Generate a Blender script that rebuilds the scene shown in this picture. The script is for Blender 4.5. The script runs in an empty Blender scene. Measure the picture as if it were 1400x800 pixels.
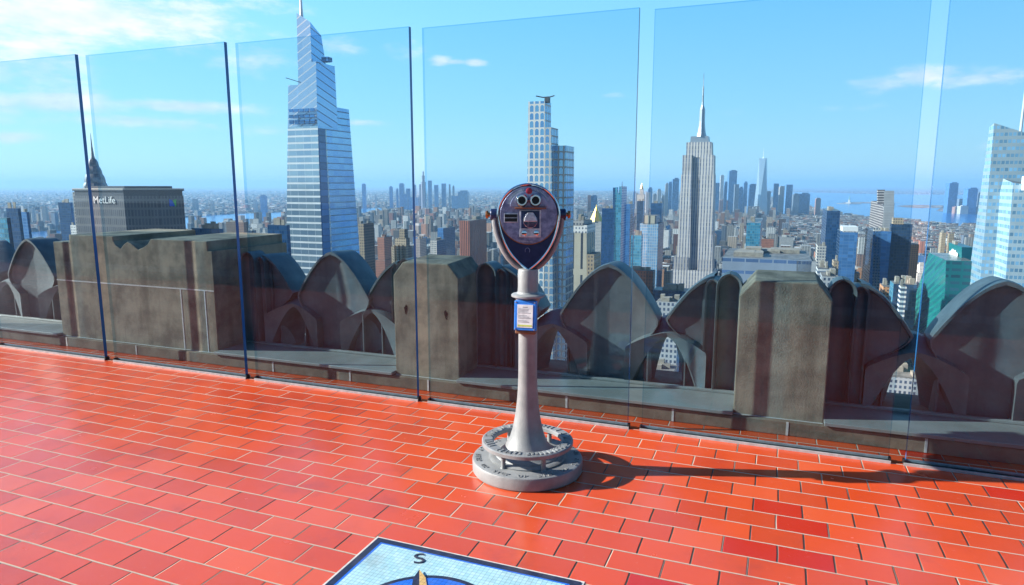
import bpy, bmesh, math, random
from mathutils import Vector, Matrix
R = math.radians
random.seed(11)
scene = bpy.context.scene
COL = scene.collection

# ------------------------------------------------------------------ camera model (used to measure real positions)
F, PITCH, EYE = 920.0, math.atan(148/920.0), 1.55
CP, SP = math.cos(PITCH), math.sin(PITCH)
GROUND = -255.0

def ray(px, py):
    x = (px-700)/F; y = (py-400)/F
    return Vector((x, CP-y*SP, -(y*CP+SP)))
def at(px, py, Y):
    r = ray(px, py); t = Y/r.y
    return Vector((r.x*t, Y, EYE+r.z*t))
def on_ground(px, py, z=GROUND):
    r = ray(px, py); t = (z-EYE)/r.z
    return Vector((r.x*t, r.y*t, z))
def to_px(p):
    Z = p.z-EYE; d = p.y*CP-Z*SP; u = -(p.y*SP+Z*CP)
    return 700+F*p.x/d, 400+F*u/d

# terrace grid: u along the glass, v outward, also the street grid of the city
A = Vector((-3.59585, 5.82079, 0)); D = Vector((0.9316268, -0.3634164, 0)); N = Vector((0.3634164, 0.9316268, 0))
GRID = math.atan2(D.y, D.x)
def W(u, v, z=0.0): return A+D*u+N*v+Vector((0, 0, z))

# ------------------------------------------------------------------ mesh builder
class MB:
    def __init__(s): s.v = []; s.f = []; s.m = []; s.c = []; s.smooth = []
    def add(s, vs, fs, m=0, smooth=False):
        b = len(s.v); s.v += [tuple(x) for x in vs]
        for f in fs: s.f.append([b+i for i in f]); s.m.append(m); s.smooth.append(smooth)
        return s
    def box(s, x0, x1, y0, y1, z0, z1, m=0):
        vs = [(x0,y0,z0),(x1,y0,z0),(x1,y1,z0),(x0,y1,z0),(x0,y0,z1),(x1,y0,z1),(x1,y1,z1),(x0,y1,z1)]
        return s.add(vs, [(0,3,2,1),(4,5,6,7),(0,1,5,4),(1,2,6,5),(2,3,7,6),(3,0,4,7)], m)
    def prism(s, poly, z0, z1, m=0):          # poly counter-clockwise in xy
        n = len(poly)
        return s.add([(x,y,z0) for x,y in poly]+[(x,y,z1) for x,y in poly],
                     [tuple(range(n-1,-1,-1)), tuple(range(n,2*n))]+[(i,(i+1)%n,n+(i+1)%n,n+i) for i in range(n)], m)
    def slab(s, poly, y0, y1, m=0):           # poly counter-clockwise in xz as seen from -y, extruded along y
        n = len(poly)
        return s.add([(x,y0,z) for x,z in poly]+[(x,y1,z) for x,z in poly],
                     [tuple(range(n)), tuple(range(2*n-1,n-1,-1))]+[(i,n+i,n+(i+1)%n,(i+1)%n) for i in range(n)], m)
    def lathe(s, prof, seg=48, cx=0, cy=0, m=0, cap=True, smooth=True):
        vs = []; n = len(prof)
        for r, z in prof:
            for k in range(seg):
                a = 2*math.pi*k/seg; vs.append((cx+r*math.cos(a), cy+r*math.sin(a), z))
        fs = [(i*seg+k, i*seg+(k+1)%seg, (i+1)*seg+(k+1)%seg, (i+1)*seg+k) for i in range(n-1) for k in range(seg)]
        s.add(vs, fs, m, smooth)
        if cap:
            b = len(s.v)-n*seg
            s.f.append([b+k for k in range(seg-1,-1,-1)]); s.m.append(m); s.smooth.append(False)
            s.f.append([b+(n-1)*seg+k for k in range(seg)]); s.m.append(m); s.smooth.append(False)
        return s
    def loft(s, rings, close=True, caps=True, m=0, smooth=False):
        n = len(rings[0]); vs = [p for r in rings for p in r]; k = n if close else n-1
        fs = [(i*n+j, i*n+(j+1)%n, (i+1)*n+(j+1)%n, (i+1)*n+j) for i in range(len(rings)-1) for j in range(k)]
        s.add(vs, fs, m, smooth)
        if caps and close:
            b = len(s.v)-len(vs)
            s.f.append([b+j for j in range(n-1,-1,-1)]); s.m.append(m); s.smooth.append(False)
            e = b+(len(rings)-1)*n
            s.f.append([e+j for j in range(n)]); s.m.append(m); s.smooth.append(False)
        return s
    def tube(s, pts, r, seg=10, m=0, flat=None):
        pts = [Vector(p) for p in pts]; rings = []
        for i, p in enumerate(pts):
            t = (pts[min(i+1,len(pts)-1)]-pts[max(i-1,0)]).normalized()
            up = Vector((0,1,0)) if abs(t.y) < .9 else Vector((1,0,0))
            a = t.cross(up).normalized(); b = a.cross(t).normalized()
            ra, rb = (r, r) if flat is None else flat
            rings.append([p+a*ra*math.cos(2*math.pi*k/seg)+b*rb*math.sin(2*math.pi*k/seg) for k in range(seg)])
        return s.loft(rings, True, True, m, True)
    def xf(s, M, start=0):
        for i in range(start, len(s.v)): s.v[i] = tuple(M @ Vector(s.v[i]))
        return s
    def build(s, name, mats, parent=None, loc=None, rz=0.0, bevel=0.0, fix=True):
        me = bpy.data.meshes.new(name); me.from_pydata(s.v, [], s.f)
        if not isinstance(mats, (list, tuple)): mats = [mats]
        for m in mats: me.materials.append(m)
        me.polygons.foreach_set('material_index', s.m)
        me.polygons.foreach_set('use_smooth', s.smooth)
        me.update()
        if fix:
            bm = bmesh.new(); bm.from_mesh(me)
            bmesh.ops.recalc_face_normals(bm, faces=bm.faces)
            bm.to_mesh(me); bm.free()
        if any(s.smooth): me.set_sharp_from_angle(angle=R(33))
        o = bpy.data.objects.new(name, me); COL.objects.link(o)
        if parent: o.parent = parent
        if loc is not None: o.location = loc
        o.rotation_euler = (0, 0, rz)
        if bevel:
            b = o.modifiers.new('bevel', 'BEVEL'); b.width = bevel; b.segments = 2; b.limit_method = 'ANGLE'; b.angle_limit = R(40)
        return o

def tag(o, label, cat, group=None, kind=None):
    if label: o['label'] = label
    if cat: o['category'] = cat
    if group: o['group'] = group
    if kind: o['kind'] = kind
    return o
def empty(name, loc, rz=0.0):
    o = bpy.data.objects.new(name, None); COL.objects.link(o)
    o.location = loc; o.rotation_euler = (0, 0, rz); o.empty_display_size = .1
    return o

# ------------------------------------------------------------------ materials
def nodes(name):
    m = bpy.data.materials.new(name); m.use_nodes = True
    nt = m.node_tree; nt.nodes.clear()
    out = nt.nodes.new('ShaderNodeOutputMaterial')
    return m, nt, out
class G:                                       # tiny helper to write node maths
    def __init__(s, nt): s.nt = nt
    def n(s, t, **k):
        x = s.nt.nodes.new(t)
        for a, b in k.items(): setattr(x, a, b)
        return x
    def put(s, sock, v):
        if isinstance(v, bpy.types.NodeSocket): s.nt.links.new(v, sock)
        elif isinstance(v, (tuple, list)) and len(v) == 3 and sock.type == 'RGBA': sock.default_value = (*v, 1)
        else: sock.default_value = v
    def M(s, op, a, b=0.0, c=None):
        x = s.n('ShaderNodeMath', operation=op); s.put(x.inputs[0], a); s.put(x.inputs[1], b)
        if c is not None: s.put(x.inputs[2], c)
        return x.outputs[0]
    def mix(s, f, a, b, mode='MIX'):
        x = s.n('ShaderNodeMix', data_type='RGBA', blend_type=mode)
        s.put(x.inputs[0], f); s.put(x.inputs[6], a); s.put(x.inputs[7], b); return x.outputs[2]
    def mixf(s, f, a, b):
        x = s.n('ShaderNodeMix', data_type='FLOAT'); s.put(x.inputs[0], f); s.put(x.inputs[2], a); s.put(x.inputs[3], b); return x.outputs[0]
    def noise(s, vec, scale, detail=4, rough=.55, dim='3D'):
        x = s.n('ShaderNodeTexNoise', noise_dimensions=dim); s.put(x.inputs['Vector'], vec)
        x.inputs['Scale'].default_value = scale; x.inputs['Detail'].default_value = detail; x.inputs['Roughness'].default_value = rough
        return x.outputs[0]
    def rng(s, v, a, b, c=0.0, d=1.0, interp='SMOOTHSTEP'):
        x = s.n('ShaderNodeMapRange', interpolation_type=interp); s.put(x.inputs[0], v)
        x.inputs[1].default_value = a; x.inputs[2].default_value = b; x.inputs[3].default_value = c; x.inputs[4].default_value = d
        return x.outputs[0]
    def white(s, a, b=0.0, c=0.0):
        cx = s.n('ShaderNodeCombineXYZ'); s.put(cx.inputs[0], a); s.put(cx.inputs[1], b); s.put(cx.inputs[2], c)
        x = s.n('ShaderNodeTexWhiteNoise', noise_dimensions='3D'); s.nt.links.new(cx.outputs[0], x.inputs['Vector']); return x.outputs['Value']
    def bump(s, h, strength, dist):
        x = s.n('ShaderNodeBump'); s.put(x.inputs['Height'], h); x.inputs['Strength'].default_value = strength; x.inputs['Distance'].default_value = dist
        return x.outputs[0]
    def bsdf(s, out, col, rough, metal=0.0, spec=.5, normal=None, coat=0.0):
        b = s.n('ShaderNodeBsdfPrincipled'); s.put(b.inputs['Base Color'], col); s.put(b.inputs['Roughness'], rough); s.put(b.inputs['Metallic'], metal)
        s.put(b.inputs['Specular IOR Level'], spec)
        if normal is not None: s.put(b.inputs['Normal'], normal)
        if coat: b.inputs['Coat Weight'].default_value = coat; b.inputs['Coat Roughness'].default_value = .12
        s.nt.links.new(b.outputs[0], out.inputs[0]); return b

def worn(name, col, col2, scale=6.0, rough=(.4,.7), metal=0.0, bump=.0, bscale=60, streak=0.0, spec=.5):
    m, nt, out = nodes(name); g = G(nt)
    oc = g.n('ShaderNodeTexCoord').outputs['Object']
    a = g.rng(g.noise(oc, scale, 6, .6), .35, .68)
    c = g.mix(a, col, col2)
    if streak:
        mp = g.n('ShaderNodeMapping'); mp.inputs['Scale'].default_value = (9, 9, .5); nt.links.new(oc, mp.inputs[0])
        st = g.rng(g.noise(mp.outputs[0], 1.0, 4, .6), .45, .75)
        c = g.mix(g.M('MULTIPLY', st, streak), c, tuple(x*.35 for x in col))
    r = g.mixf(g.noise(oc, scale*2.3, 3), rough[0], rough[1])
    nrm = g.bump(g.noise(oc, bscale, 5, .65), 1.0, bump) if bump else None
    g.bsdf(out, c, r, metal, spec, nrm)
    return m

def plain(name, col, rough=.5, metal=0.0, spec=.5):
    m, nt, out = nodes(name); g = G(nt)
    oc = g.n('ShaderNodeTexCoord').outputs['Object']
    f = g.rng(g.noise(oc, 35, 3), .3, .7, .85, 1.12)
    x = g.n('ShaderNodeMix', data_type='RGBA', blend_type='MULTIPLY'); x.inputs[0].default_value = 1
    g.put(x.inputs[6], col); cc = g.n('ShaderNodeCombineColor')
    for i in range(3): nt.links.new(f, cc.inputs[i])
    nt.links.new(cc.outputs[0], x.inputs[7])
    g.bsdf(out, x.outputs[2], rough, metal, spec)
    return m

def facade(name, wall, glass, fh=3.8, bw=3.0, wz=(.25,.8), ws=(.2,.8), slope=0.0, arch=False, grough=.12, roof=(.22,.21,.2), vary=.5, wrough=.75, gspec=.6, gmetal=0.0, wmetal=0.0):
    """window grid in metres, straight from the object's own coordinates"""
    m, nt, out = nodes(name); g = G(nt)
    tc = g.n('ShaderNodeTexCoord')
    sx = g.n('ShaderNodeSeparateXYZ'); nt.links.new(tc.outputs['Object'], sx.inputs[0])
    sn = g.n('ShaderNodeSeparateXYZ'); nt.links.new(tc.outputs['Normal'], sn.inputs[0])
    side = g.M('GREATER_THAN', g.M('ABSOLUTE', sn.outputs[0]), .7)
    s = g.mixf(side, sx.outputs[0], sx.outputs[1])
    up = g.M('GREATER_THAN', g.M('ABSOLUTE', sn.outputs[2]), .6)
    z = sx.outputs[2]
    if slope: z = g.M('ADD', z, g.M('MULTIPLY', s, slope))
    zz = g.M('DIVIDE', z, fh); ss = g.M('DIVIDE', g.M('ADD', s, 500.0), bw)
    fz = g.M('FRACT', zz); fs = g.M('FRACT', ss)
    k = g.M('MULTIPLY', g.M('GREATER_THAN', fz, wz[0]), g.M('LESS_THAN', fz, wz[1]))
    k = g.M('MULTIPLY', k, g.M('MULTIPLY', g.M('GREATER_THAN', fs, ws[0]), g.M('LESS_THAN', fs, ws[1])))
    if arch:
        dx = g.M('DIVIDE', g.M('SUBTRACT', fs, .5), (ws[1]-ws[0])/2); hz = wz[1]-.28
        dz = g.M('MAXIMUM', g.M('DIVIDE', g.M('SUBTRACT', fz, hz), .28), 0.0)
        k = g.M('MULTIPLY', k, g.M('LESS_THAN', g.M('ADD', g.M('MULTIPLY', dx, dx), g.M('MULTIPLY', dz, dz)), 1.0))
    k = g.M('MULTIPLY', k, g.M('SUBTRACT', 1.0, up))
    oi = g.n('ShaderNodeObjectInfo').outputs['Random']
    rnd = g.white(g.M('FLOOR', ss), g.M('FLOOR', zz), side)
    gc = g.mix(g.M('MULTIPLY', rnd, vary), glass, tuple(min(1, c*2.6+.02) for c in glass))
    dirt = g.noise(tc.outputs['Object'], .05, 3)
    wc = g.mix(g.rng(dirt, .35, .7, 0, .5), wall, tuple(c*.72 for c in wall))
    hv = g.n('ShaderNodeHueSaturation'); nt.links.new(wc, hv.inputs['Color']); nt.links.new(g.rng(oi, 0, 1, .75, 1.2, 'LINEAR'), hv.inputs['Value'])
    c = g.mix(k, hv.outputs[0], gc)
    rf = g.mix(g.rng(g.noise(tc.outputs['Object'], .12, 3), .4, .62), roof, tuple(x*.55 for x in roof))
    c = g.mix(up, c, rf)
    g.bsdf(out, c, g.mixf(k, wrough, grough), g.mixf(k, wmetal, gmetal), g.mixf(k, .3, gspec))
    return m

# stone, metal, tile, glass -------------------------------------------------
M_pier = worn('pier_limestone', (.35,.30,.225), (.165,.145,.115), 4.2, (.8,.95), 0, .005, 95, .5, .2)
M_curb = worn('curb_stone', (.24,.19,.14), (.15,.115,.085), 5, (.8,.95), 0, .003, 40, 0, .25)
M_mortar = plain('pale_mortar', (.55,.53,.5), .9)
M_ledge = worn('ledge_flashing', (.30,.31,.30), (.22,.235,.22), 3, (.4,.6), .15, .0012, 18, 0)
M_cast = worn('cast_ornament', (.175,.205,.215), (.105,.128,.14), 3.2, (.42,.62), .2, .0015, 22, .3)
M_grey = worn('grey_enamel', (.30,.315,.325), (.225,.24,.25), 9, (.38,.6), .15, .0014, 150, .25)
M_steel = worn('steel_face', (.30,.35,.52), (.12,.15,.26), 30, (.2,.45), .35, .0014, 260, 0)
M_dark = plain('dark_head_shell', (.02,.035,.10), .25, .1)
M_chrome = plain('chrome_rim', (.72,.72,.75), .12, 1.0)
M_silver = worn('cast_silver', (.66,.68,.74), (.36,.38,.45), 40, (.22,.45), .7, .001, 200)
M_black = plain('black_void', (.006,.006,.007), .4)
M_brass = plain('copper_knob', (.45,.17,.06), .3, .9)
M_red = plain('red_badge', (.30,.015,.04), .5)
M_bluebox = plain('blue_sign_frame', (.03,.22,.75), .45)
M_paper = plain('notice_paper', (.78,.79,.8), .6)
M_ink = plain('grey_print', (.32,.33,.36), .7)
M_lime = plain('lime_print', (.55,.62,.14), .7)
M_rust = plain('rusty_bracket', (.22,.09,.045), .7)
M_channel = plain('aluminium_channel', (.42,.43,.45), .5, .2)
M_rubber = plain('black_gasket', (.012,.012,.014), .6)

def mat_glass():
    m, nt, out = nodes('clear_panel_glass'); g = G(nt)
    lw = g.n('ShaderNodeLayerWeight'); lw.inputs[0].default_value = .5
    f = g.M('ADD', .04, g.M('MULTIPLY', .96, g.M('POWER', lw.outputs['Facing'], 5.0)))
    tr = g.n('ShaderNodeBsdfTransparent'); tr.inputs[0].default_value = (.865,.945,.975,1)
    gl = g.n('ShaderNodeBsdfGlossy'); gl.inputs['Roughness'].default_value = 0.0; gl.inputs[0].default_value = (.50,.55,.62,1)
    mx = g.n('ShaderNodeMixShader'); nt.links.new(f, mx.inputs[0]); nt.links.new(tr.outputs[0], mx.inputs[1]); nt.links.new(gl.outputs[0], mx.inputs[2])
    nt.links.new(mx.outputs[0], out.inputs[0]); return m
M_glass = mat_glass()
def mat_edge():
    m, nt, out = nodes('blue_glass_edge'); g = G(nt)
    b = g.n('ShaderNodeBsdfPrincipled'); b.inputs['Base Color'].default_value = (.018,.125,.33,1); b.inputs['Roughness'].default_value = .15
    t = g.n('ShaderNodeBsdfTransparent'); t.inputs[0].default_value = (.62,.80,.9,1)
    mx = g.n('ShaderNodeMixShader'); nt.links.new(g.n('ShaderNodeNewGeometry').outputs['Backfacing'], mx.inputs[0])
    nt.links.new(b.outputs[0], mx.inputs[1]); nt.links.new(t.outputs[0], mx.inputs[2]); nt.links.new(mx.outputs[0], out.inputs[0]); return m
M_edge = mat_edge()

U0, TW, TR = 5.449, .2215, .146
def mat_tile():
    m, nt, out = nodes('red_quarry_tile'); g = G(nt)
    tc = g.n('ShaderNodeTexCoord'); sx = g.n('ShaderNodeSeparateXYZ'); nt.links.new(tc.outputs['Object'], sx.inputs[0])
    wob = g.M('MULTIPLY', g.M('SUBTRACT', g.noise(tc.outputs['Object'], 7, 3), .5), .006)
    u = g.M('ADD', sx.outputs[0], wob); v = g.M('ADD', sx.outputs[1], wob)
    r = g.M('DIVIDE', v, TR); row = g.M('FLOOR', r)
    par = g.M('FLOORED_MODULO', row, 2.0)
    jit = g.M('MULTIPLY', g.white(row, 3.3), .06)
    c = g.M('ADD', g.M('DIVIDE', g.M('SUBTRACT', u, U0), TW), g.M('ADD', g.M('MULTIPLY', par, .5), jit)); col = g.M('FLOOR', c)
    fr = g.M('FRACT', r); fc = g.M('FRACT', c)
    dv = g.M('MULTIPLY', g.M('MINIMUM', fr, g.M('SUBTRACT', 1.0, fr)), TR)
    du = g.M('MULTIPLY', g.M('MINIMUM', fc, g.M('SUBTRACT', 1.0, fc)), TW)
    grain = g.noise(tc.outputs['Object'], 160, 3)
    jw = g.M('MULTIPLY', g.M('ADD', .55, g.M('MULTIPLY', g.noise(tc.outputs['Object'], 3, 3), .9)), .0034)
    mv = g.M('LESS_THAN', g.M('SUBTRACT', dv, g.M('MULTIPLY', grain, .0012)), jw)
    mu = g.M('LESS_THAN', g.M('SUBTRACT', du, g.M('MULTIPLY', grain, .0012)), g.M('MULTIPLY', jw, .85))
    mort = g.M('MAXIMUM', mv, mu)
    h1 = g.white(col, row); h2 = g.white(col, row, 7.7)
    red = g.mix(h1, (.60,.066,.012), (.67,.084,.018))
    red = g.mix(g.rng(g.noise(tc.outputs['Object'], 1.3, 5), .4, .72, 0, .45), red, (.48,.058,.022))
    new = g.M('GREATER_THAN', h2, .9999)
    for (cc, rr) in NEWT:
        k = g.M('MULTIPLY', g.M('COMPARE', col, float(cc), .3), g.M('COMPARE', row, float(rr), .3)); new = g.M('MAXIMUM', new, k)
    red = g.mix(g.rng(g.noise(tc.outputs['Object'], 2.6, 6, .7), .52, .78, 0, .5), red, (.33,.05,.03))
    red = g.mix(g.M('MULTIPLY', g.M('GREATER_THAN', h2, .82), .35), red, (.42,.045,.018))
    red = g.mix(g.M('MULTIPLY', g.M('LESS_THAN', h2, .12), .4), red, (.72,.13,.05))
    red = g.mix(new, red, (.50,.026,.008))
    scuff = g.rng(g.noise(tc.outputs['Object'], 26, 6, .75), .60, .78)
    red = g.mix(g.M('MULTIPLY', scuff, .42), red, (.55,.3,.22))
    # head joints go black in patches: shadow of the gaps put into the colour
    joint_shade = g.M('MULTIPLY', mu, g.M('SUBTRACT', 1.0, mv))
    joint_shade = g.M('MULTIPLY', joint_shade, g.rng(g.M('ADD', g.noise(tc.outputs['Object'], .55, 2), g.M('MULTIPLY', g.white(col, row, 2.1), .3)), .58, .72))
    mc = g.mix(g.noise(tc.outputs['Object'], 40, 3), (.52,.42,.33), (.34,.27,.21))
    mc = g.mix(joint_shade, mc, (.02,.012,.01))
    cfin = g.mix(mort, red, mc)
    edge = g.M('MINIMUM', g.rng(dv, .001, .006), g.rng(du, .001, .006))
    hh = g.M('ADD', g.M('MULTIPLY', edge, .0022), g.M('ADD', g.M('MULTIPLY', g.noise(tc.outputs['Object'], 9, 3), .0012), g.M('MULTIPLY', g.white(col, row, 5.1), .0008)))
    hh = g.M('ADD', hh, g.M('MULTIPLY', grain, .00025))
    nb = g.n('ShaderNodeBump'); nb.inputs['Strength'].default_value = .8; nb.inputs['Distance'].default_value = 1.0; nt.links.new(hh, nb.inputs['Height'])
    ro = g.mixf(mort, g.mixf(g.noise(tc.outputs['Object'], 5, 4), .15, .33), .9)
    g.bsdf(out, cfin, ro, 0, .85, nb.outputs[0])
    return m
def uv_floor(px, py):
    p = on_ground(px, py, 0.0)-A
    return p.dot(D), p.dot(N)
def tile_id(px, py):
    u, v = uv_floor(px, py); row = math.floor(v/TR); c = (u-U0)/TW+(row % 2)*.5+.03
    return math.floor(c), row
NEWT = [tile_id(*q) for q in ((1065,696), (1105,724), (1030,760), (1107,772), (868,786), (1390,684))]
M_tile = mat_tile()

# ------------------------------------------------------------------ terrace
tag(MB().add([(-9,-5.4,0),(14,-5.4,0),(14,1.2,0),(-9,1.2,0)], [(0,1,2,3)]).add([(-9,-5.4,-.5),(14,-5.4,-.5),(14,1.2,-.5),(-9,1.2,-.5)], [(3,2,1,0)])
    .build('terrace_floor', M_tile, None, A, GRID), None, None, kind='structure')

# unseen low parapet added behind the viewpoint to shape the glass reflections
lw_ = empty('added_glazed_parapet', W(2.5, -4.75, 0), GRID); tag(lw_, 'added unseen dark blue glazed parapet behind the viewpoint, darkening the glass reflections', 'parapet')
M_backglass = plain('dark_reflection_glass', (.012,.035,.08), .12)
MB().box(-11.4,11.4,-.12,0,0,1.15).build('glazing', M_backglass, lw_)
for i in range(12): MB().box(-11.4+i*2.06,-11.33+i*2.06,.002,.05,.08,1.12).build('mullion', M_channel, lw_)
MB().box(-11.4,11.4,.002,.06,0,.08).build('sill', M_channel, lw_); MB().box(-11.5,11.5,-.17,.08,1.152,1.22).build('coping', M_curb, lw_)

# compass mosaic let into the tiles
def mat_mosaic(name, c1, c2, size=.019):
    m, nt, out = nodes(name); g = G(nt)
    tc = g.n('ShaderNodeTexCoord'); sx = g.n('ShaderNodeSeparateXYZ'); nt.links.new(tc.outputs['Object'], sx.inputs[0])
    a = g.M('DIVIDE', sx.outputs[0], size); b = g.M('DIVIDE', sx.outputs[1], size)
    fa, fb = g.M('FRACT', a), g.M('FRACT', b)
    e = g.M('MAXIMUM', g.M('LESS_THAN', fa, .1), g.M('LESS_THAN', fb, .1))
    c = g.mix(g.white(g.M('FLOOR', a), g.M('FLOOR', b)), c1, c2)
    c = g.mix(g.M('MULTIPLY', e, .75), c, tuple(x*.45 for x in c1))
    c = g.mix(g.rng(g.noise(tc.outputs['Object'], 6, 6, .7), .45, .75, 0, .4), c, (.16,.14,.12))
    g.bsdf(out, c, .3, 0, .5); return m
M_navy = mat_mosaic('navy_mosaic', (.018,.02,.045), (.03,.032,.07))
M_azure = mat_mosaic('azure_mosaic', (.02,.13,.62), (.03,.17,.7))
M_sky = mat_mosaic('pale_blue_mosaic', (.33,.58,.66), (.46,.68,.74))
M_gold = mat_mosaic('gold_mosaic', (.6,.38,.12), (.68,.45,.17))
MU0, MU1, MV1, MV0 = 3.908, 4.835, -1.752, -2.679
mo = empty('compass_mosaic', W((MU0+MU1)/2, (MV0+MV1)/2, 0), GRID)
tag(mo, 'square pale blue compass mosaic with navy border let into the red tiles', 'mosaic')
h = (MU1-MU0)/2
def sheet(name, poly, z, m, th=.003):
    MB().prism(poly, z-th, z).build(name, m, mo)
sq = lambda a: [(-a,-a),(a,-a),(a,a),(-a,a)]
sheet('grout_edge', sq(h+.012), .003, M_mortar); sheet('border', sq(h), .0065, M_navy); sheet('inner_border', sq(h-.036), .010, M_azure); sheet('field', sq(h-.05), .0135, M_sky)
circ = lambda r, n=72: [(r*math.cos(2*math.pi*k/n), r*math.sin(2*math.pi*k/n)) for k in range(n)]
sheet('ring', circ(.292), .017, M_navy); sheet('disc', circ(.268), .0205, M_azure)
for q in range(4):
    an = R(29)+q*math.pi/2; ux = Vector((-math.sin(an), math.cos(an))); vx = Vector((ux.y, -ux.x))
    L = .325
    for sgn, mm in ((-1, M_navy), (1, M_gold)):
        pts = [Vector((0,0)), ux*(L*.45)+vx*(sgn*.034), ux*(L*.82)+vx*(sgn*.024), ux*L]
        if sgn > 0: pts = pts
        MB().prism([(p.x,p.y) for p in pts], .0225, .024).build('needle', mm, mo)
def text_mesh(s, size, depth, spacing=1.0):
    cu = bpy.data.curves.new('lettering', 'FONT'); cu.body = s; cu.size = size; cu.extrude = depth; cu.align_x = 'CENTER'; cu.space_character = spacing
    cu.resolution_u = 3
    o = bpy.data.objects.new('lettering', cu); COL.objects.link(o)
    dg = bpy.context.evaluated_depsgraph_get(); me = bpy.data.meshes.new_from_object(o.evaluated_get(dg))
    vs = [v.co.copy() for v in me.vertices]; fs = [tuple(p.vertices) for p in me.polygons]
    bpy.data.objects.remove(o); bpy.data.curves.remove(cu); bpy.data.meshes.remove(me)
    return vs, fs
vs, fs = text_mesh('S', .105, .0012)
an = R(29); cen = Vector((-math.sin(an), math.cos(an)))*.385
cx = sum(v.x for v in vs)/len(vs)
out_v = []
for v in vs:
    x, y = (v.x-cx)*1.15, v.y
    out_v.append((cen.x+x*math.cos(an)-y*math.sin(an), cen.y+x*math.sin(an)+y*math.cos(an), .0155+v.z))
MB().add(out_v, fs).build('letter', M_navy, mo, fix=False)

# ------------------------------------------------------------------ glass panels
gaps = [(-3.07,-2.95), (-1.575,-1.455), (-.042,.083), (1.55,1.657), (3.124,3.223), (4.655,4.745), (6.136,6.22), (7.64,7.72)]
glabels = ['clear glass panel at the far left end, before the dark teal tower',
           'clear glass panel before the twin-peaked stone block and the needle-spired steel crown',
           'clear glass panel before the wide grey tower with white lettering and its river',
           'clear glass panel before the tallest blue tower with its white mast',
           'clear glass panel right behind the coin viewer, before the stepped arch-windowed tower',
           'clear glass panel before the tall limestone tower with antenna and the widest stone pier',
           'clear glass panel at the far right, before the white faceted glass tower']
glabels[0] = 'clear glass panel left of the twin-topped stone block, at the end of the row'
TH = .03
for i in range(7):
    a, b = gaps[i][1], gaps[i+1][0]
    top = 2.635-.017*i
    r = empty('glass_screen', W((a+b)/2, 0, 0), GRID); tag(r, glabels[i], 'glass panel', 'frameless glass panels round the terrace')
    w = (b-a)/2; mb = MB()
    z0 = .012
    vs = [(-w,0,z0),(w,0,z0),(w,TH,z0),(-w,TH,z0),(-w,0,top),(w,0,top),(w,TH,top),(-w,TH,top)]
    mb.add(vs, [(0,1,5,4),(2,3,7,6)], 0); mb.add(vs, [(1,2,6,5),(3,0,4,7),(4,5,6,7),(0,3,2,1)], 1)
    mb.build('pane', [M_glass, M_edge], r)
    MB().box(-w-.01, w+.01, -.012, -.002, 0, .015).build('base_channel', M_channel, r); MB().box(-w-.01, w+.01, TH+.002, TH+.014, 0, .022).build('base_channel', M_channel, r)
    MB().box(-w-.012, -w-.002, -.004, TH+.004, 0, .03).build('end_block', M_rubber, r); MB().box(w+.002, w+.012, -.004, TH+.004, 0, .03).build('end_block', M_rubber, r)

# ------------------------------------------------------------------ stone parapet
cb = MB(); PV = .275
cb.box(-9, 14, .235, 1.15, 0, .092)
cobj = tag(cb.build('parapet_curb', M_curb, None, A, GRID, .006), 'low brown stone curb running behind the glass under the piers', 'curb')
jb = MB()
for u in (-2.1,-.86,.06,1.62,2.38,3.08,4.17,4.9,5.6,6.35): jb.box(u, u+.014, .232, .24, .004, .09)
jb.build('joint', M_mortar, cobj)

def pier(u0, u1, depth, zt, label, cham=.085, sh=.105):
    r = empty('stone_pier', W((u0+u1)/2, PV, .092), GRID); tag(r, label, 'pier', 'stone piers of the parapet')
    w = (u1-u0)/2; H = zt-.092
    mb = MB(); nx = 10
    # front outline with chamfered shoulders, lofted back with a slightly rising top
    poly = [(-w,.0),(w,.0),(w,H-sh),(w-cham,H),(-w+cham,H),(-w,H-sh)]
    r1 = [(x,0,z) for x,z in poly]; r2 = [(x,.012 if False else depth,z+(.02 if z > .5 else 0)) for x,z in poly]
    mb.loft([r1, r2]); mb.build('block', M_pier, r, bevel=.008)
    MB().box(-w+.004, w-.004, -.004, .02, -.014, .004).build('mortar_bed', M_mortar, r)
    return r
p2 = pier(2.783, 3.332, .42, .972, 'brown stone pier with two pitted holes, behind the gap left of the viewer')
hl = MB()
for x, z in ((-.17,.52), (.17,.5)):
    hl = MB(); hl.add([(x+.013*math.cos(t)*(1+.4*math.sin(3*t)), -.002, z+.034*math.sin(t)*(1+.3*math.cos(2*t+x*9))) for t in [k*math.pi/6 for k in range(12)]], [tuple(range(12))]); hl.build('pitted_hole', M_black, p2)

p3 = pier(5.281, 5.812, .42, .962, 'widest-looking brown stone pier with a dark vertical stripe, right of the tall limestone tower')
p4 = pier(7.62, 8.15, .42, .962, 'stone pier at the right end beyond the last panel')

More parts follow.
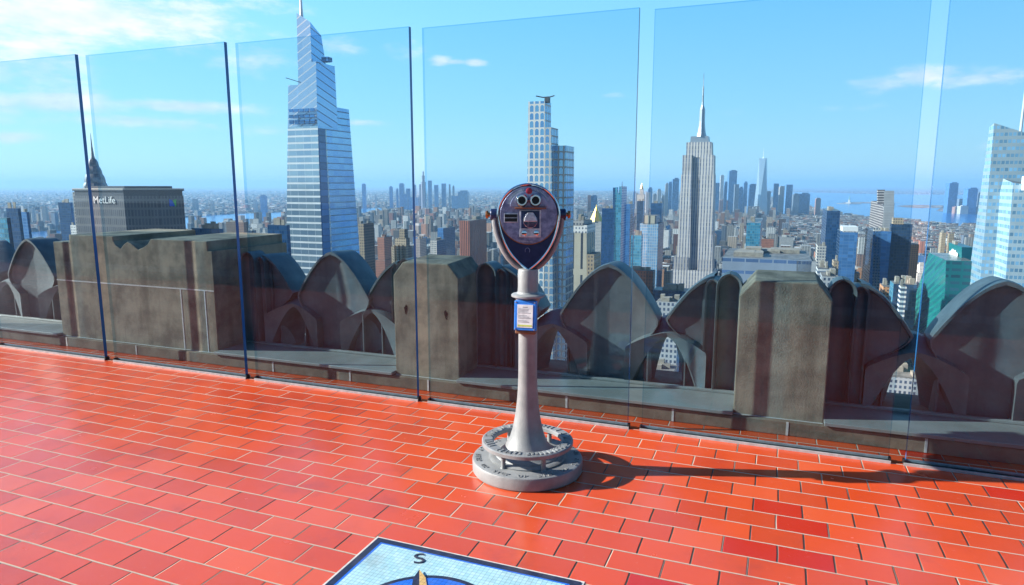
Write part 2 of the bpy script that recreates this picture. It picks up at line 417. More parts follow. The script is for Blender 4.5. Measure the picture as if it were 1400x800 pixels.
# the long twin-topped block on the left
r = empty('stone_block', W(.03, PV, .092), GRID)
tag(r, 'long weathered stone block with grooved twin tops, below the wide grey tower', 'stone block')
H = 1.07-.092
poly = [(-.985,0),(.975,0),(.975,H-.085),(.975,H-.085),(.93,H-.085),(.93,H),(.28,H),(.245,H-.045),(.19,H-.075),(.12,H-.1),(.05,H-.055),(.0,H-.03),(-.05,H-.055),(-.1,H-.1),(-.155,H-.07),(-.185,H-.03),(-.185,H+.012),(-.76,H+.012),(-.76,H-.06),(-.985,H-.06)]
mb = MB(); mb.slab(poly, 0, .95); mb.build('block', M_pier, r, bevel=.006)
MB().box(-.98,.97,-.004,.02,-.014,.004).build('mortar_bed', M_mortar, r)
jb = MB(); jb.box(-.985,.972,-.003,.01,.545,.556); jb.box(.585,.598,-.003,.01,.004,.545); jb.box(.86,.872,-.003,.01,.004,.545); jb.build('mortar_joint', M_mortar, r)

# cast ornament between the piers ------------------------------------------------
def leaf_w(z, zt, W_, span): return W_*max(0.0, (zt-z)/span)**.6
NARROW = .31
def arch_niche(mb, cx, zt, Wd, yf, half=0, rim=.042, z0=.095, thick=.30):
    """pointed cast arch: thick rim, hollow front folding to a vertical crease; half = -1/+1 keeps one side"""
    n = 26; rows = []
    span = .47
    for i in range(n+1):
        t = (i/n); z = zt-(zt-z0)*(t**1.7)
        w = min(leaf_w(z, zt, Wd, span), Wd*1.04)
        low = max(0.0, min(1.0, (.60-z)/.13)); w = w*(1-low)+min(w, NARROW if half == 0 else NARROW-.13)*low
        wi = min(leaf_w(z, zt-.022, Wd*.975, span), Wd*1.0) if z < zt-.022 else 0.0
        wi = min(wi, max(0, w-rim*.38))
        dep = min(.038, .09*wi); lip = min(.030, .3*wi)
        rows.append((z, w, wi, dep, lip))
    for sg in (-1, 1):
        if half and sg != half: continue
        k = 8; P = []
        for (z, w, wi, dep, lip) in rows:
            line = [(cx+sg*w*.93, yf+thick, z-.01), (cx+sg*w, yf+.05, z), (cx+sg*(w-.006), yf, z-.004), (cx+sg*wi, yf, z-.008), (cx+sg*max(0, wi-.003), yf+lip, z-.010)]
            for j in range(1, k+1):
                s_ = 1-j/k
                line.append((cx+sg*wi*s_, yf+lip+.001+dep*(1-s_**1.25), z-.010))
            P.append(line)
        nn = len(P[0]); vs = [p for l in P for p in l]
        fs = [(i*nn+j, i*nn+j+1, (i+1)*nn+j+1, (i+1)*nn+j) for i in range(len(P)-1) for j in range(nn-1)]
        mb.add(vs, fs, 0, True)
        b = [(cx, yf+thick, z-.01) for (z, *_) in rows]; b2 = [P[i][0] for i in range(len(P))]
        mb.add(b+b2, [(i, i+1, len(b)+i+1, len(b)+i) for i in range(len(b)-1)], 0, True)
def small_arch(mb, cx, yf, hw=.285, ov=.32):
    n = 24; O, I, B, Rf = [], [], [], []
    for i in range(-n, n+1):
        s = i/n; a = abs(s); sg = -1 if s < 0 else 1
        if a < .6: x, z = hw*s/.6, .505-.115*(a/.6)**1.5
        else: x, z = hw*sg, .39-(a-.6)/.4*.3
        fold = .05*(1-min(1, abs(x)/hw))
        O.append((cx+x, yf+fold, z)); 
        lift = .085*max(0, 1-(abs(x)/hw)**2)
        Rf.append((cx+x*.97, yf+.22, z+lift))
        zi = .09+.385*(1-a**1.6); wi = .25*max(0, (.475-zi)/.385)**.62
        I.append((cx+sg*wi, yf+.012+.05*(1-min(1, wi/hw)), zi))
        zb = .09+.345*(1-a**1.6); wb = .105*max(0, (.435-zb)/.345)**.55
        B.append((cx-.01+sg*wb, yf+ov, zb))
    Bk = [(x, yf+ov+.02, z) for (x, y, z) in Rf]
    L = len(O)
    for a_, b_ in ((O, I), (I, B), (Rf, O), (Bk, Rf), (B, Bk)):
        mb.add(a_+b_, [(i, i+1, L+i+1, L+i) for i in range(L-1)], 0, False)
def shaft(mb, x, y, r, zt):
    """narrow round-topped flute, hollow in front"""
    ang = [R(a) for a in range(0, 91, 10)]
    lv = [(.092, 1.0), (zt-r*1.15, 1.0)]+[(zt-r*1.15+r*1.15*math.sin(t), max(.02, math.cos(t))) for t in ang[1:]]
    P = []
    for z, k in lv:
        w = r*k; wi = max(0.0, w-.012); line = [(x+w*.96, y+.17, z), (x+w, y+.01, z), (x+w*.97, y, z)]
        line += [(x+wi*math.cos(a), y+.006+1.15*wi*math.sin(a), z-(.010 if k < 1 else 0)) for a in [math.pi*j/12 for j in range(13)]]
        line += [(x-w*.97, y, z), (x-w, y+.01, z), (x-w*.96, y+.17, z)]
        P.append(line)
    n = len(P[0]); mb.add([p for l in P for p in l], [(i*n+j, i*n+j+1, (i+1)*n+j+1, (i+1)*n+j) for i in range(len(P)-1) for j in range(n-1)], 0, True)
    mb.add([l[0] for l in P]+[l[-1] for l in P], [(i, i+1, len(P)+i+1, len(P)+i) for i in range(len(P)-1)])
def bay(uL, uR, label):
    c = (uL+uR)/2; hw = (uR-uL)/2
    r = empty('parapet_cresting', W(c, 0, 0), GRID); tag(r, label, 'parapet ornament', 'cast arched cresting between the piers')
    m = MB(); arch_niche(m, .055, .985, .42, .64); m.build('pointed_arch', M_cast, r, bevel=0)
    for sg in (-1, 1):
        m = MB(); arch_niche(m, sg*(hw-.19), .93, .40, .66, half=-sg); m.build('half_arch', M_cast, r)
        m = MB(); small_arch(m, .055+sg*.425 if hw > .93 else .03+sg*.405, .60); m.build('small_arch', M_cast, r)
        m = MB(); shaft(m, sg*(hw-.08), .59, .085, .955); m.build('shaft', M_cast, r)
        m = MB(); shaft(m, sg*(hw-.19), .625, .05, .91); m.build('shaft', M_cast, r)
        m = MB(); m.box(sg*(hw-.2)-.06, sg*(hw-.2)+.06, .69, .9, .09, .9); m.build('backing_plate', M_cast, r)
    l = empty('parapet_ledge', W(c, 0, 0), GRID)
    tag(l, LEDGE[label], 'ledge', 'grey metal ledges between the piers')
    MB().box(-hw, hw, .215, .64, .098, .122).build('slab', M_ledge, l, bevel=.004)
    MB().box(-hw, hw, .585, .62, .1225, .142).build('lip', M_ledge, l, bevel=.004)
LEDGE = {}
bays = [(-2.95,-.955,'dark cast arches left of the long twin-topped block','grey metal ledge left of the long twin-topped block'),
        (1.01,2.783,'cast pointed arches below the tallest blue tower with lit central leaf','grey metal ledge left of the pier with two pitted holes'),
        (3.332,5.281,'cast pointed arches right behind the coin viewer between two stone piers','grey metal ledge right behind the coin viewer post'),
        (5.812,7.62,'dark cast arches at the right below the teal roofed tower','grey metal ledge at the far right below the teal tower')]
for a, b, l1, l2 in bays:
    LEDGE[l1] = l2; bay(a, b, l1)

# ------------------------------------------------------------------ coin viewer
VB = Vector((.085, 3.52, 0)); vw = empty('coin_viewer', VB, 0)
tag(vw, 'grey coin operated binocular viewer on a round step base, centre of the terrace', 'binocular viewer')
base = MB(); base.lathe([(.296,0),(.302,.008),(.303,.062),(.299,.07),(.29,.074),(.001,.074)], 72, cap=False).build('step_base', M_grey, vw)
lt = MB()
def arc_text(mb, s, size, rad, ang, z, depth):
    vs, fs = text_mesh(s, size, depth, 1.4)
    o = []
    for v in vs:
        a = ang+v.x/rad; rr = rad-v.y
        rr = rad+v.y-0.0
        # letters read from outside the disc: tops point to the centre
        rr = rad-v.y; o.append((rr*math.cos(a), rr*math.sin(a), z+v.z))
    mb.add(o, fs)
for k in range(7):
    for wd_, off_ in (('STEP', -8.5), ('UP', 16.5)):
        lt = MB(); arc_text(lt, wd_, .038, .286, R(-113+k*51.43+off_), .0752, .0022)
        lt.build('raised_lettering', M_grey, vw, fix=False)
MB().lathe([(.21,.0742),(.212,.081),(.2,.087),(.175,.088),(.16,.084)], 56, cap=False).build('raised_collar', M_grey, vw)
rg = MB(); zr = .150
prof = [(.186,zr),(.186,zr+.018),(.192,zr+.022),(.244,zr+.022),(.25,zr+.018),(.25,zr),(.186,zr)]
rg.lathe(prof, 72, cap=False); ring_o = rg.build('foot_ring', M_grey, vw)
tk = MB(); rr = random.Random(4)
a = 0.0
while a < 2*math.pi:
    w = rr.uniform(.014,.024); tk = MB(); k0 = 0
    if rr.random() < .86:
        tk.box(-.019*rr.uniform(.8,1), .019*rr.uniform(.6,1), -w*.32, w*.32, 0, .005)
        if rr.random() < .6: tk.box(-.02, -.013, -w*.45, w*.45, 0, .005)
        if rr.random() < .5: tk.box(.012, .018, -w*.45, w*.45, 0, .005)
        tk.xf(Matrix.Translation((.218*math.cos(a), .218*math.sin(a), zr+.0215)) @ Matrix.Rotation(a+rr.uniform(-.15,.15), 4, 'Z'), k0); tk.build('raised_letter', M_grey, ring_o)
    a += (w+.007)/.218
for an in (-128, -68, 52, 118):
    x, y = .212*math.cos(R(an)), .212*math.sin(R(an))
    MB().lathe([(.017,.074),(.0125,.082),(.0125,zr)], 14, x, y, cap=False).build('ring_post', M_grey, vw)
col = [(.001,.088),(.178,.088),(.174,.094),(.158,.10),(.138,.116),(.115,.146),(.096,.186),(.081,.235),(.069,.30),(.060,.37),(.0535,.45),(.0505,.55),(.0500,.9),(.0515,.918),(.058,.936),(.066,.950),(.070,.962)]
MB().lathe(col, 56, cap=False).build('column', M_grey, vw)
MB().lathe([(.06,.960),(.084,.962),(.0885,.965),(.0885,.973),(.084,.977),(.062,.981),(.055,.99),(.0535,1.02),(.0535,1.10),(.05,1.11)], 56).build('collar', M_grey, vw)
hb = MB()
for an in (-108, -40, 20): 
    pass
# notice box on the post
k = empty('notice_box', (0,0,0)); k.parent = vw; k.location = (-.012,-.060,.872); k.rotation_euler = (R(-5), 0, R(-14))
MB().box(-.058,.058,-.022,.012,-.078,.078).build('frame', M_bluebox, k, bevel=.004)
MB().box(-.0415,.0415,-.0245,-.0222,-.062,.058).build('page', M_paper, k)
pr = MB()
rr = random.Random(9)
pr.box(-.012,.014,-.0252,-.0246,.043,.047)
for i in range(11):
    z = .034-.0068*i
    if i in (4, 8): continue
    pr.box(-.036,-.036+rr.uniform(.045,.07),-.0252,-.0246,z,z+.0026)
pr.build('print_lines', M_ink, k)
MB().box(-.038,.038,-.0252,-.0246,-.056,-.047).build('print_band', M_lime, k)
sc = MB()
for x in (-.05,.05):
    for z in (-.07,.07):
        sc = MB(); k0 = 0; sc.lathe([(.0042,0),(.0042,.002),(.002,.003)], 10); sc.xf(Matrix.Translation((x,-.022,z)) @ Matrix.Rotation(R(90), 4, 'X'), k0); sc.build('screw', M_chrome, k)
MB().box(-.054,.054,-.012,.03,-.098,-.0785).build('bracket', M_rust, k, bevel=.005)

# yoke and head
HC = 1.392; RH = .157
def arm_pts(sg):
    P = [(.178,HC-.012),(.176,HC-.05),(.168,HC-.09),(.152,HC-.14),(.130,HC-.19),(.104,HC-.23),(.074,HC-.262),(.037,HC-.288),(.0,HC-.300)]
    return [(sg*x, .06, z) for x, z in P]
yk = MB(); pts = arm_pts(-1)+[p for p in reversed(arm_pts(1))][1:]
yk.tube(pts, .017, 12, flat=(.0165,.026)); yo = yk.build('yoke', M_grey, vw)
MB().lathe([(.0535,HC-.34),(.055,HC-.315),(.045,HC-.298),(.02,HC-.292)], 32, 0, .04).build('yoke_socket', M_grey, vw)
for sg in (-1, 1):
    m = MB(); m.lathe([(.028,0),(.031,.004),(.031,.045),(.026,.05)], 24); m.xf(Matrix.Translation((sg*.150,.06,HC+.0)) @ Matrix.Rotation(R(90)*sg, 4, 'Y')); m.build('pivot_hub', M_dark, vw)
    m = MB(); m.lathe([(.011,.048),(.011,.058),(.02,.060),(.022,.066),(.02,.072),(.01,.076)], 20); m.xf(Matrix.Translation((sg*.150,.06,HC)) @ Matrix.Rotation(R(90)*sg, 4, 'Y')); m.build('clamp_knob', M_brass, vw)
def head_outline(R_, tip, n=64):
    pts = []
    for i in range(n+1):                        # upper arc from right to left
        a = R(-12)+R(204)*i/n; pts.append((R_*math.cos(a), R_*math.sin(a)))
    x0, z0 = pts[-1]
    m_ = 22; left = []
    for i in range(1, m_):
        t = i/m_; b = (1-t)**2; c_ = 2*t*(1-t); e = t*t
        left.append((b*x0+c_*(-R_*.82)+e*0, b*z0+c_*(-tip*.70)+e*(-tip)))
    pts += left+[(0,-tip)]+[(-x, z) for x, z in reversed(left)]
    return pts
tip = .283
rings = []
for sc_, y in ((.80,.33),(.95,.30),(1.03,.2),(1.045,.04),(1.03,-.01),(1.0,-.035)):
    rings.append([(x*sc_, y, HC+z*sc_) for x, z in head_outline(RH, tip)])
MB().loft(rings, smooth=True).build('head_shell', M_dark, vw)
# chrome rim and the face inside it
ol = head_outline(RH, tip)
m = MB(); m.tube([(x,-.036,HC+z) for x, z in ol+ol[:2]], .0066, 8); rim = m.build('face_rim', M_chrome, vw)
m = MB(); m.slab([(x*.965, HC+z*.965) for x, z in ol], -.032, -.0352); m.build('lower_face', M_dark, vw)
m = MB(); k0 = 0; m.lathe([(.148,0),(.148,.006),(.145,.009),(.001,.009)], 64, cap=False); m.xf(Matrix.Translation((0,-.0352,HC)) @ Matrix.Rotation(R(90), 4, 'X')); fp = m.build('face_plate', M_steel, vw)
m = MB(); m.tube([(.149*math.cos(t), -.0400, HC+.149*math.sin(t)) for t in [R(180+k*5) for k in range(37)]], .0028, 6); m.build('plate_bead', M_brass, vw)
yf = -.0445
# eyepiece housing: domed plate with a flat lower lip
hp = [(-.088,.042),(.098,.046)]+[(.098*math.cos(t)+.002, .046+.078*math.sin(t)) for t in [R(a) for a in range(8,180,9)]]
m = MB(); m.slab([(x, HC+z) for x, z in hp], yf-.012, yf+.001); m.build('eyepiece_housing', M_steel, fp, bevel=.003)
m = MB(); m.box(-.07,.09,yf-.03,yf-.0125,HC+.034,HC+.041); m.build('visor_lip', M_rust, fp, bevel=.002)
for x in (-.035, .034):
    e = MB(); e.lathe([(.034,0),(.034,.01),(.031,.026),(.026,.036),(.0195,.036),(.0185,.012),(.0185,.004)], 32, cap=False); e.xf(Matrix.Translation((x,yf-.0122,HC+.078)) @ Matrix.Rotation(R(90), 4, 'X')); ep = e.build('eyepiece', M_chrome, vw)
    e = MB(); e.lathe([(.0002,.006),(.0184,.006)], 24, cap=False); e.xf(Matrix.Translation((x,yf-.0122,HC+.078)) @ Matrix.Rotation(R(90), 4, 'X')); e.build('lens', M_black, ep)
m = MB(); m.lathe([(.0165,0),(.0155,.004),(.010,.006),(.001,.0062)], 24, cap=False); m.xf(Matrix.Translation((.002,yf-.0122,HC+.124)) @ Matrix.Rotation(R(90), 4, 'X')); m.build('badge', M_red, fp)
tk = MB(); rr = random.Random(2)
for i in range(15):
    t = R(172-i*6.2)
    if 84 < 172-i*6.2 < 100: continue
    k0 = len(tk.v); tk.box(-.006*rr.uniform(.7,1),.006,-.001,.003,-.0022,.0022); tk.xf(Matrix.Translation((.101*math.cos(t)-.002, yf-.004, HC+.05+.082*math.sin(t))) @ Matrix.Rotation(-t, 4, 'Y'), k0)
for i in range(13):
    t = R(74-i*4.6); k0 = len(tk.v); tk.box(-.005,.005*rr.uniform(.5,1),-.001,.0025,-.0016,.0016); tk.xf(Matrix.Translation((.104*math.cos(t), yf-.004, HC+.05+.085*math.sin(t))) @ Matrix.Rotation(-t, 4, 'Y'), k0)
for i in range(9):
    tk.box(-.045+i*.0075, -.041+i*.0075, yf-.002, yf+.0005, HC-.136-i*.0004, HC-.129-i*.0006+rr.uniform(0,.003))
tk.build('raised_marks', M_silver, fp)
m = MB(); n_ = 14
o1 = [(-.106*math.cos(R(a))*1.0, .052+.086*math.sin(R(a))) for a in [4+i*5.2 for i in range(n_)]]
i1 = [(-.088*math.cos(R(a)), .050+.070*math.sin(R(a))) for a in [4+i*5.2 for i in range(n_)]]
m.loft([[(x, yf-.0022, HC+z) for x, z in o1+i1[::-1]], [(x, yf+.001, HC+z) for x, z in o1+i1[::-1]]]); m.build('lit_housing_crescent', M_silver, fp)  # silver crescent stands for light caught on the housing's left edge
# plaque, coin mechanism
m = MB(); m.box(-.126,-.054,yf-.004,yf+.001,HC-.037,HC+.012); m.build('plaque', M_silver, fp, bevel=.002)
m = MB(); m.box(-.122,-.058,yf-.0062,yf-.0042,HC-.010,HC+.006).box(-.122,-.058,yf-.0062,yf-.0042,HC-.031,HC-.014); m.build('plaque_panel', M_black, fp)
m = MB(); m.box(-.046,.064,yf-.010,yf+.001,HC-.112,HC+.030); cm = m.build('coin_plate', M_silver, fp, bevel=.004)
m = MB(); m.box(-.038,.056,yf-.0135,yf-.0102,HC-.066,HC+.024); m.build('coin_panel', M_dark, fp, bevel=.002)
m = MB(); m.lathe([(.036,0),(.037,.006),(.033,.012),(.012,.014)], 32); k0 = 0
m.xf(Matrix.Translation((.009,yf-.0138,HC-.028)) @ Matrix.Rotation(R(90), 4, 'X')); m.build('coin_cup', M_chrome, fp)
m = MB(); m.slab([(-.026,HC-.03),(.044,HC-.03),(.036,HC-.004),(.024,HC+.016),(-.006,HC+.016),(-.018,HC-.004)], yf-.036, yf-.0262); m.build('turn_handle', M_silver, fp, bevel=.004)
for x in (-.022, .040):
    m = MB(); m.lathe([(.0135,0),(.0135,.004),(.009,.006)], 18); m.xf(Matrix.Translation((x,yf-.0102,HC-.090)) @ Matrix.Rotation(R(90), 4, 'X')); bo = m.build('bolt', M_chrome, fp)
    MB().box(x-.009,x+.009,yf-.0172,yf-.0165,HC-.0915,HC-.0885).build('slot', M_black, bo)
m = MB(); m.tube([(.012*math.cos(t)-.005, -.0358, HC-.182+.014*math.sin(t)) for t in [R(a) for a in range(-40,230,18)]], .0013, 6); m.build('emblem', M_steel, vw)
for x in (-.085, .085):
    m = MB(); m.lathe([(.05,0),(.05,.05),(.044,.052),(.043,.03)], 28, cap=True); m.xf(Matrix.Translation((x,.325,HC+.03)) @ Matrix.Rotation(R(-90), 4, 'X')); m.build('objective_lens', M_dark, vw)
# ------------------------------------------------------------------ city materials
SKYV, CLD, EXPO = 6.0, 5.7, 1.1
F_ = {}
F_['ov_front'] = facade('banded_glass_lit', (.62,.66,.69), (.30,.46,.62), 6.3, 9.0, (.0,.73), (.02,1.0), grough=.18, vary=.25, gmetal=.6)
F_['ov_side'] = facade('banded_glass_shaded', (.26,.36,.48), (.24,.44,.74), 6.3, 9.0, (.0,.82), (.01,1.0), grough=.16, vary=.2, gmetal=.8)  # shaded side of the same glass, sky reflection put into its blue
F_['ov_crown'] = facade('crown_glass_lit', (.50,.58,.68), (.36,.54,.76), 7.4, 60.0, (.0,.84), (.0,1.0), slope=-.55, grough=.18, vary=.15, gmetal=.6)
F_['ov_crown2'] = facade('crown_glass_shaded', (.25,.36,.50), (.26,.46,.76), 7.4, 60.0, (.0,.86), (.0,1.0), slope=.3, grough=.16, vary=.15, gmetal=.8)  # darker, bluer crown copy for the side turned from the sun
F_['metlife'] = facade('ribbed_grey_concrete', (.17,.175,.19), (.05,.055,.075), 7.0, 2.2, (.0,.74), (.12,.75), vary=.3, grough=.4)
F_['arch'] = facade('arched_stone_grid', (.56,.55,.53), (.20,.40,.68), 6.0, 4.35, (.10,.93), (.15,.85), arch=True, vary=.25, gmetal=.75)
F_['cream'] = facade('cream_piers', (.66,.60,.48), (.05,.06,.08), 60.0, 8.2, (.02,.93), (.36,.62), vary=.1)
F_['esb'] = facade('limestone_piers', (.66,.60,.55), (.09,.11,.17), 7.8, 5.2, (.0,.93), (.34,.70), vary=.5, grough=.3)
F_['esb_shade'] = facade('shaded_limestone_recess', (.36,.34,.32), (.08,.10,.15), 7.8, 4.2, (.0,.95), (.2,.8), vary=.5, grough=.3)  # darker copy of the limestone, shade of the recess in its colour
F_['redslab'] = facade('red_granite_ribs', (.40,.15,.10), (.04,.035,.045), 60.0, 3.4, (.0,1.0), (.36,.80), vary=.2)
F_['bofa'] = facade('white_frit_glass', (.38,.49,.56), (.10,.22,.34), 5.0, 2.6, (.18,.66), (.1,.86), vary=.7, grough=.15, wrough=.3)
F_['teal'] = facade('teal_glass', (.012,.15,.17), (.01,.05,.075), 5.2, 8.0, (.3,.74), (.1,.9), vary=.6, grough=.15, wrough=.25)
F_['teal_lit'] = facade('teal_glass_striped_lit', (.02,.24,.23), (.012,.13,.14), 5.6, 60.0, (.25,.8), (.0,1.0), slope=.35, vary=.35, grough=.15, wrough=.25)  # brighter copy of the teal glass, sunlight put into the colour
F_['bluewhite'] = facade('pale_blue_piers', (.55,.63,.70), (.10,.24,.42), 4.0, 3.0, (.12,.88), (.22,.82), vary=.5)
F_['openfloor'] = facade('open_concrete_floors', (.50,.47,.46), (.06,.05,.06), 3.8, 30.0, (.0,.62), (.0,1.0), vary=.3, grough=.8)
F_['slabgrey'] = facade('plain_concrete', (.44,.45,.47), (.40,.41,.43), 3.8, 30.0, (.0,.04), (.0,1.0), grough=.8)
F_['ribwhite'] = facade('white_window_grid', (.38,.40,.42), (.04,.06,.10), 4.6, 3.6, (.2,.75), (.25,.78), vary=.5)
F_['bandwhite'] = facade('white_bands', (.72,.73,.74), (.07,.10,.15), 4.2, 30.0, (.0,.55), (.0,1.0), vary=.4)
F_['bluewall'] = facade('blue_glass_curtain', (.10,.22,.42), (.05,.15,.34), 4.0, 6.0, (.1,.95), (.04,.97), vary=.3, grough=.2, wrough=.3)
F_['palewall'] = facade('pale_blue_bands', (.34,.42,.54), (.07,.13,.26), 13.0, 14.0, (.35,.62), (.06,.97), vary=.3, grough=.25, wrough=.5)
F_['dkglass'] = facade('dark_glass', (.04,.07,.12), (.012,.035,.08), 4.0, 3.2, (.15,.9), (.1,.9), vary=.8, grough=.14, wrough=.35)
F_['navyglass'] = facade('navy_glass', (.03,.08,.17), (.012,.05,.13), 4.0, 2.6, (.1,.9), (.1,.9), vary=.5, grough=.14, wrough=.3)
F_['cyanglass'] = facade('sea_green_glass', (.12,.30,.38), (.03,.15,.24), 4.0, 3.0, (.15,.9), (.1,.9), vary=.8, grough=.14, wrough=.35)
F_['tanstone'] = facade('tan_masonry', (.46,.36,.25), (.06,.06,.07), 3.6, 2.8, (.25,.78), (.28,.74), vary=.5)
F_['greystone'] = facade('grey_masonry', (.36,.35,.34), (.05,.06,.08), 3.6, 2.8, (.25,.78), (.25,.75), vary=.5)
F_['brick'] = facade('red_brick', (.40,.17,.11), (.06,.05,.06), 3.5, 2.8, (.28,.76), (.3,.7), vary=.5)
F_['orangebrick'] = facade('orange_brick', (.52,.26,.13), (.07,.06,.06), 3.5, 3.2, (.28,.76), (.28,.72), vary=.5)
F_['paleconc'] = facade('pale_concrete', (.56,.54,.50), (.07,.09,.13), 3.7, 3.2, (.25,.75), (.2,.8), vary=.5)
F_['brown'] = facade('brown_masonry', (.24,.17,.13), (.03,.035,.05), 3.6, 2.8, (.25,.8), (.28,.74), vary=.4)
F_['white'] = facade('white_masonry', (.72,.70,.67), (.10,.12,.16), 3.6, 3.0, (.28,.74), (.28,.72), vary=.5)
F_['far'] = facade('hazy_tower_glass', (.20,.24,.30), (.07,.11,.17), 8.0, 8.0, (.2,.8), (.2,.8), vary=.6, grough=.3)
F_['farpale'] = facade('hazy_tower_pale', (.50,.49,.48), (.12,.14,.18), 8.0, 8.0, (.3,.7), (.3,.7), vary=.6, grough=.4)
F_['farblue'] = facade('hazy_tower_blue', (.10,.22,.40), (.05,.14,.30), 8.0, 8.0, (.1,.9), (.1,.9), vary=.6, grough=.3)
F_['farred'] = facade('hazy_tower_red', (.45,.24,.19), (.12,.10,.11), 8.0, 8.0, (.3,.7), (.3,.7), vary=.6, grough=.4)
M_gild = plain('gilded_roof', (.80,.55,.12), .35, .5)
M_white = plain('white_paint', (.8,.8,.8), .5)
M_mast = plain('white_mast', (.70,.73,.78), .35, .3)
M_iron = plain('dark_steelwork', (.06,.065,.075), .5, .3)
M_crown = plain('dark_crown_band', (.035,.045,.07), .5)
M_cap = plain('light_coping', (.52,.51,.48), .6)
M_steelspire = worn('stainless_spire', (.22,.24,.27), (.10,.115,.14), .25, (.3,.5), .7)
M_bladesteel = plain('pale_aluminium', (.42,.46,.52), .35, .5)
M_copper = plain('verdigris', (.22,.42,.36), .6)
M_gravel = worn('roof_gravel', (.34,.31,.26), (.22,.2,.18), .2, (.8,.9))
M_signb = plain('sign_blue', (.01,.10,.60), .4)
M_signg = plain('sign_green', (.10,.50,.08), .4)
M_orange = plain('orange_netting', (.85,.16,.04), .7)
M_strip = facade('dark_corner_glass', (.03,.09,.20), (.03,.12,.30), 6.3, 60.0, (.0,.9), (.0,1.0), vary=.4, grough=.15, wrough=.3)

# ------------------------------------------------------------------ towers measured along the sight lines
def reach(P, e, px):
    """distance along direction e from P (at P.z) to reach picture column px"""
    k = (px-700)/F; Z = P.z-EYE
    return (k*(P.y*CP-Z*SP)-P.x)/(e.x-k*e.y*CP)
PLAN = []            # (centre, radius, px0, px1, clear_y, Y)
class Tower:
    """corner (nearest vertical edge) at picture column xc and distance Y; xl / xr are the outer edges"""
    dv = 0.0
    def __init__(s, name, label, cat, Y, xl, xc, xr, ytop, clear=None, group='buildings of the city', depth=None):
        s.Y = Y; P = at(xc, ytop, Y); s.east = xc < (xl+xr)/2 and False
        s.name = name; s.vref = P.dot(N)
        s.side = -1 if (xl+xr)/2 < 1063 else 1          # which way the front runs from the near corner
        s.P0 = Vector((P.x, P.y, GROUND)); s.root = empty(name, s.P0, GRID)
        if label: tag(s.root, label, cat, group)
        s.depth = depth
        ws, ls, _ = s.dims(xl, xc, xr, ytop)
        c = s.P0+D*(s.side*ws/2)+N*(ls/2)
        PLAN.append((c.xy.copy(), .55*math.hypot(ws, ls)+8, xl-2, xr+2, clear if clear else 410, Y))
        s.ytop = ytop; s.px = ((xl+xr)/2, ytop)
        ANCHORS.append((s.px, name, label))
    def z(s, py, xc=None):
        return at(xc if xc else to_px(s.P0+Vector((0,0,200)))[0], py, s.Y).z-GROUND
    def dims(s, xl, xc, xr, py):
        r_ = ray(xc, py); v_ = s.vref+s.dv
        tt = (v_)/(r_.x*N.x+r_.y*N.y); C = Vector((r_.x*tt, r_.y*tt, EYE+r_.z*tt))
        if s.side < 0: w = reach(C, -D, xl); l = reach(C, N, xr)
        else: w = reach(C, D, xr); l = reach(C, N, xl)
        w = max(3, min(abs(w), 400)); l = max(3, min(abs(l), 160)) if s.depth is None else s.depth
        return w, l, C
    def rings(s, lv):
        """lv: list of (py, xl, xc, xr); py None = ground"""
        out = []
        for (py, xl, xc, xr) in lv:
            pz = 400 if py is None else py
            w, l, C = s.dims(xl, xc, xr, pz)
            C = C-s.P0; cx, cy = C.dot(D), C.dot(N); z = 0.0 if py is None else C.z
            x0, x1 = (cx-w, cx) if s.side < 0 else (cx, cx+w)
            out.append([(x0,cy,z),(x1,cy,z),(x1,cy+l,z),(x0,cy+l,z)])
        return out
    def body(s, part, mats, lv, slant=None, dv=0.0):
        """mats: one material, or (front, side)"""
        lv = sorted(lv, key=lambda q: -(1e9 if q[0] is None else q[0]))
        s.dv = dv; rg = s.rings(lv); s.dv = 0.0
        if slant: rg[-1] = [(x, y, z+dz) for (x, y, z), dz in zip(rg[-1], slant)]
        m = MB(); m.loft(rg)
        if isinstance(mats, (list, tuple)):
            for i, f in enumerate(m.f):
                a, b = m.v[f[0]], m.v[f[1]]
                if i < 4*(len(rg)-1): m.m[i] = 1 if (i % 4) in (1, 3) else 0
        return m.build(part, mats, s.root), rg[-1]
    def block(s, part, mat, x0, x1, y0, y1, z0, z1, parent=None):
        return MB().box(x0, x1, y0, y1, z0, z1).build(part, mat, parent or s.root)
ANCHORS = []
def roof_kit(t, top, seed, n=3, mat=None):
    """rooftop plant: bulkheads and tanks, each a part"""
    rr = random.Random(seed); xs = [p[0] for p in top]; ys = [p[1] for p in top]; z = top[0][2]
    x0, x1, y0, y1 = min(xs), max(xs), min(ys), max(ys)
    W_, L_ = x1-x0, y1-y0
    for i in range(n):
        w, l = W_*rr.uniform(.15,.35), L_*rr.uniform(.15,.4); x = rr.uniform(x0+W_*.05, x1-w-W_*.05); y = rr.uniform(y0+L_*.05, y1-l-L_*.05)
        MB().box(x, x+w, y, y+l, z+.01*i-.005, z+rr.uniform(2.5, 6.5)).build('rooftop_bulkhead', mat or M_gravel, t.root)

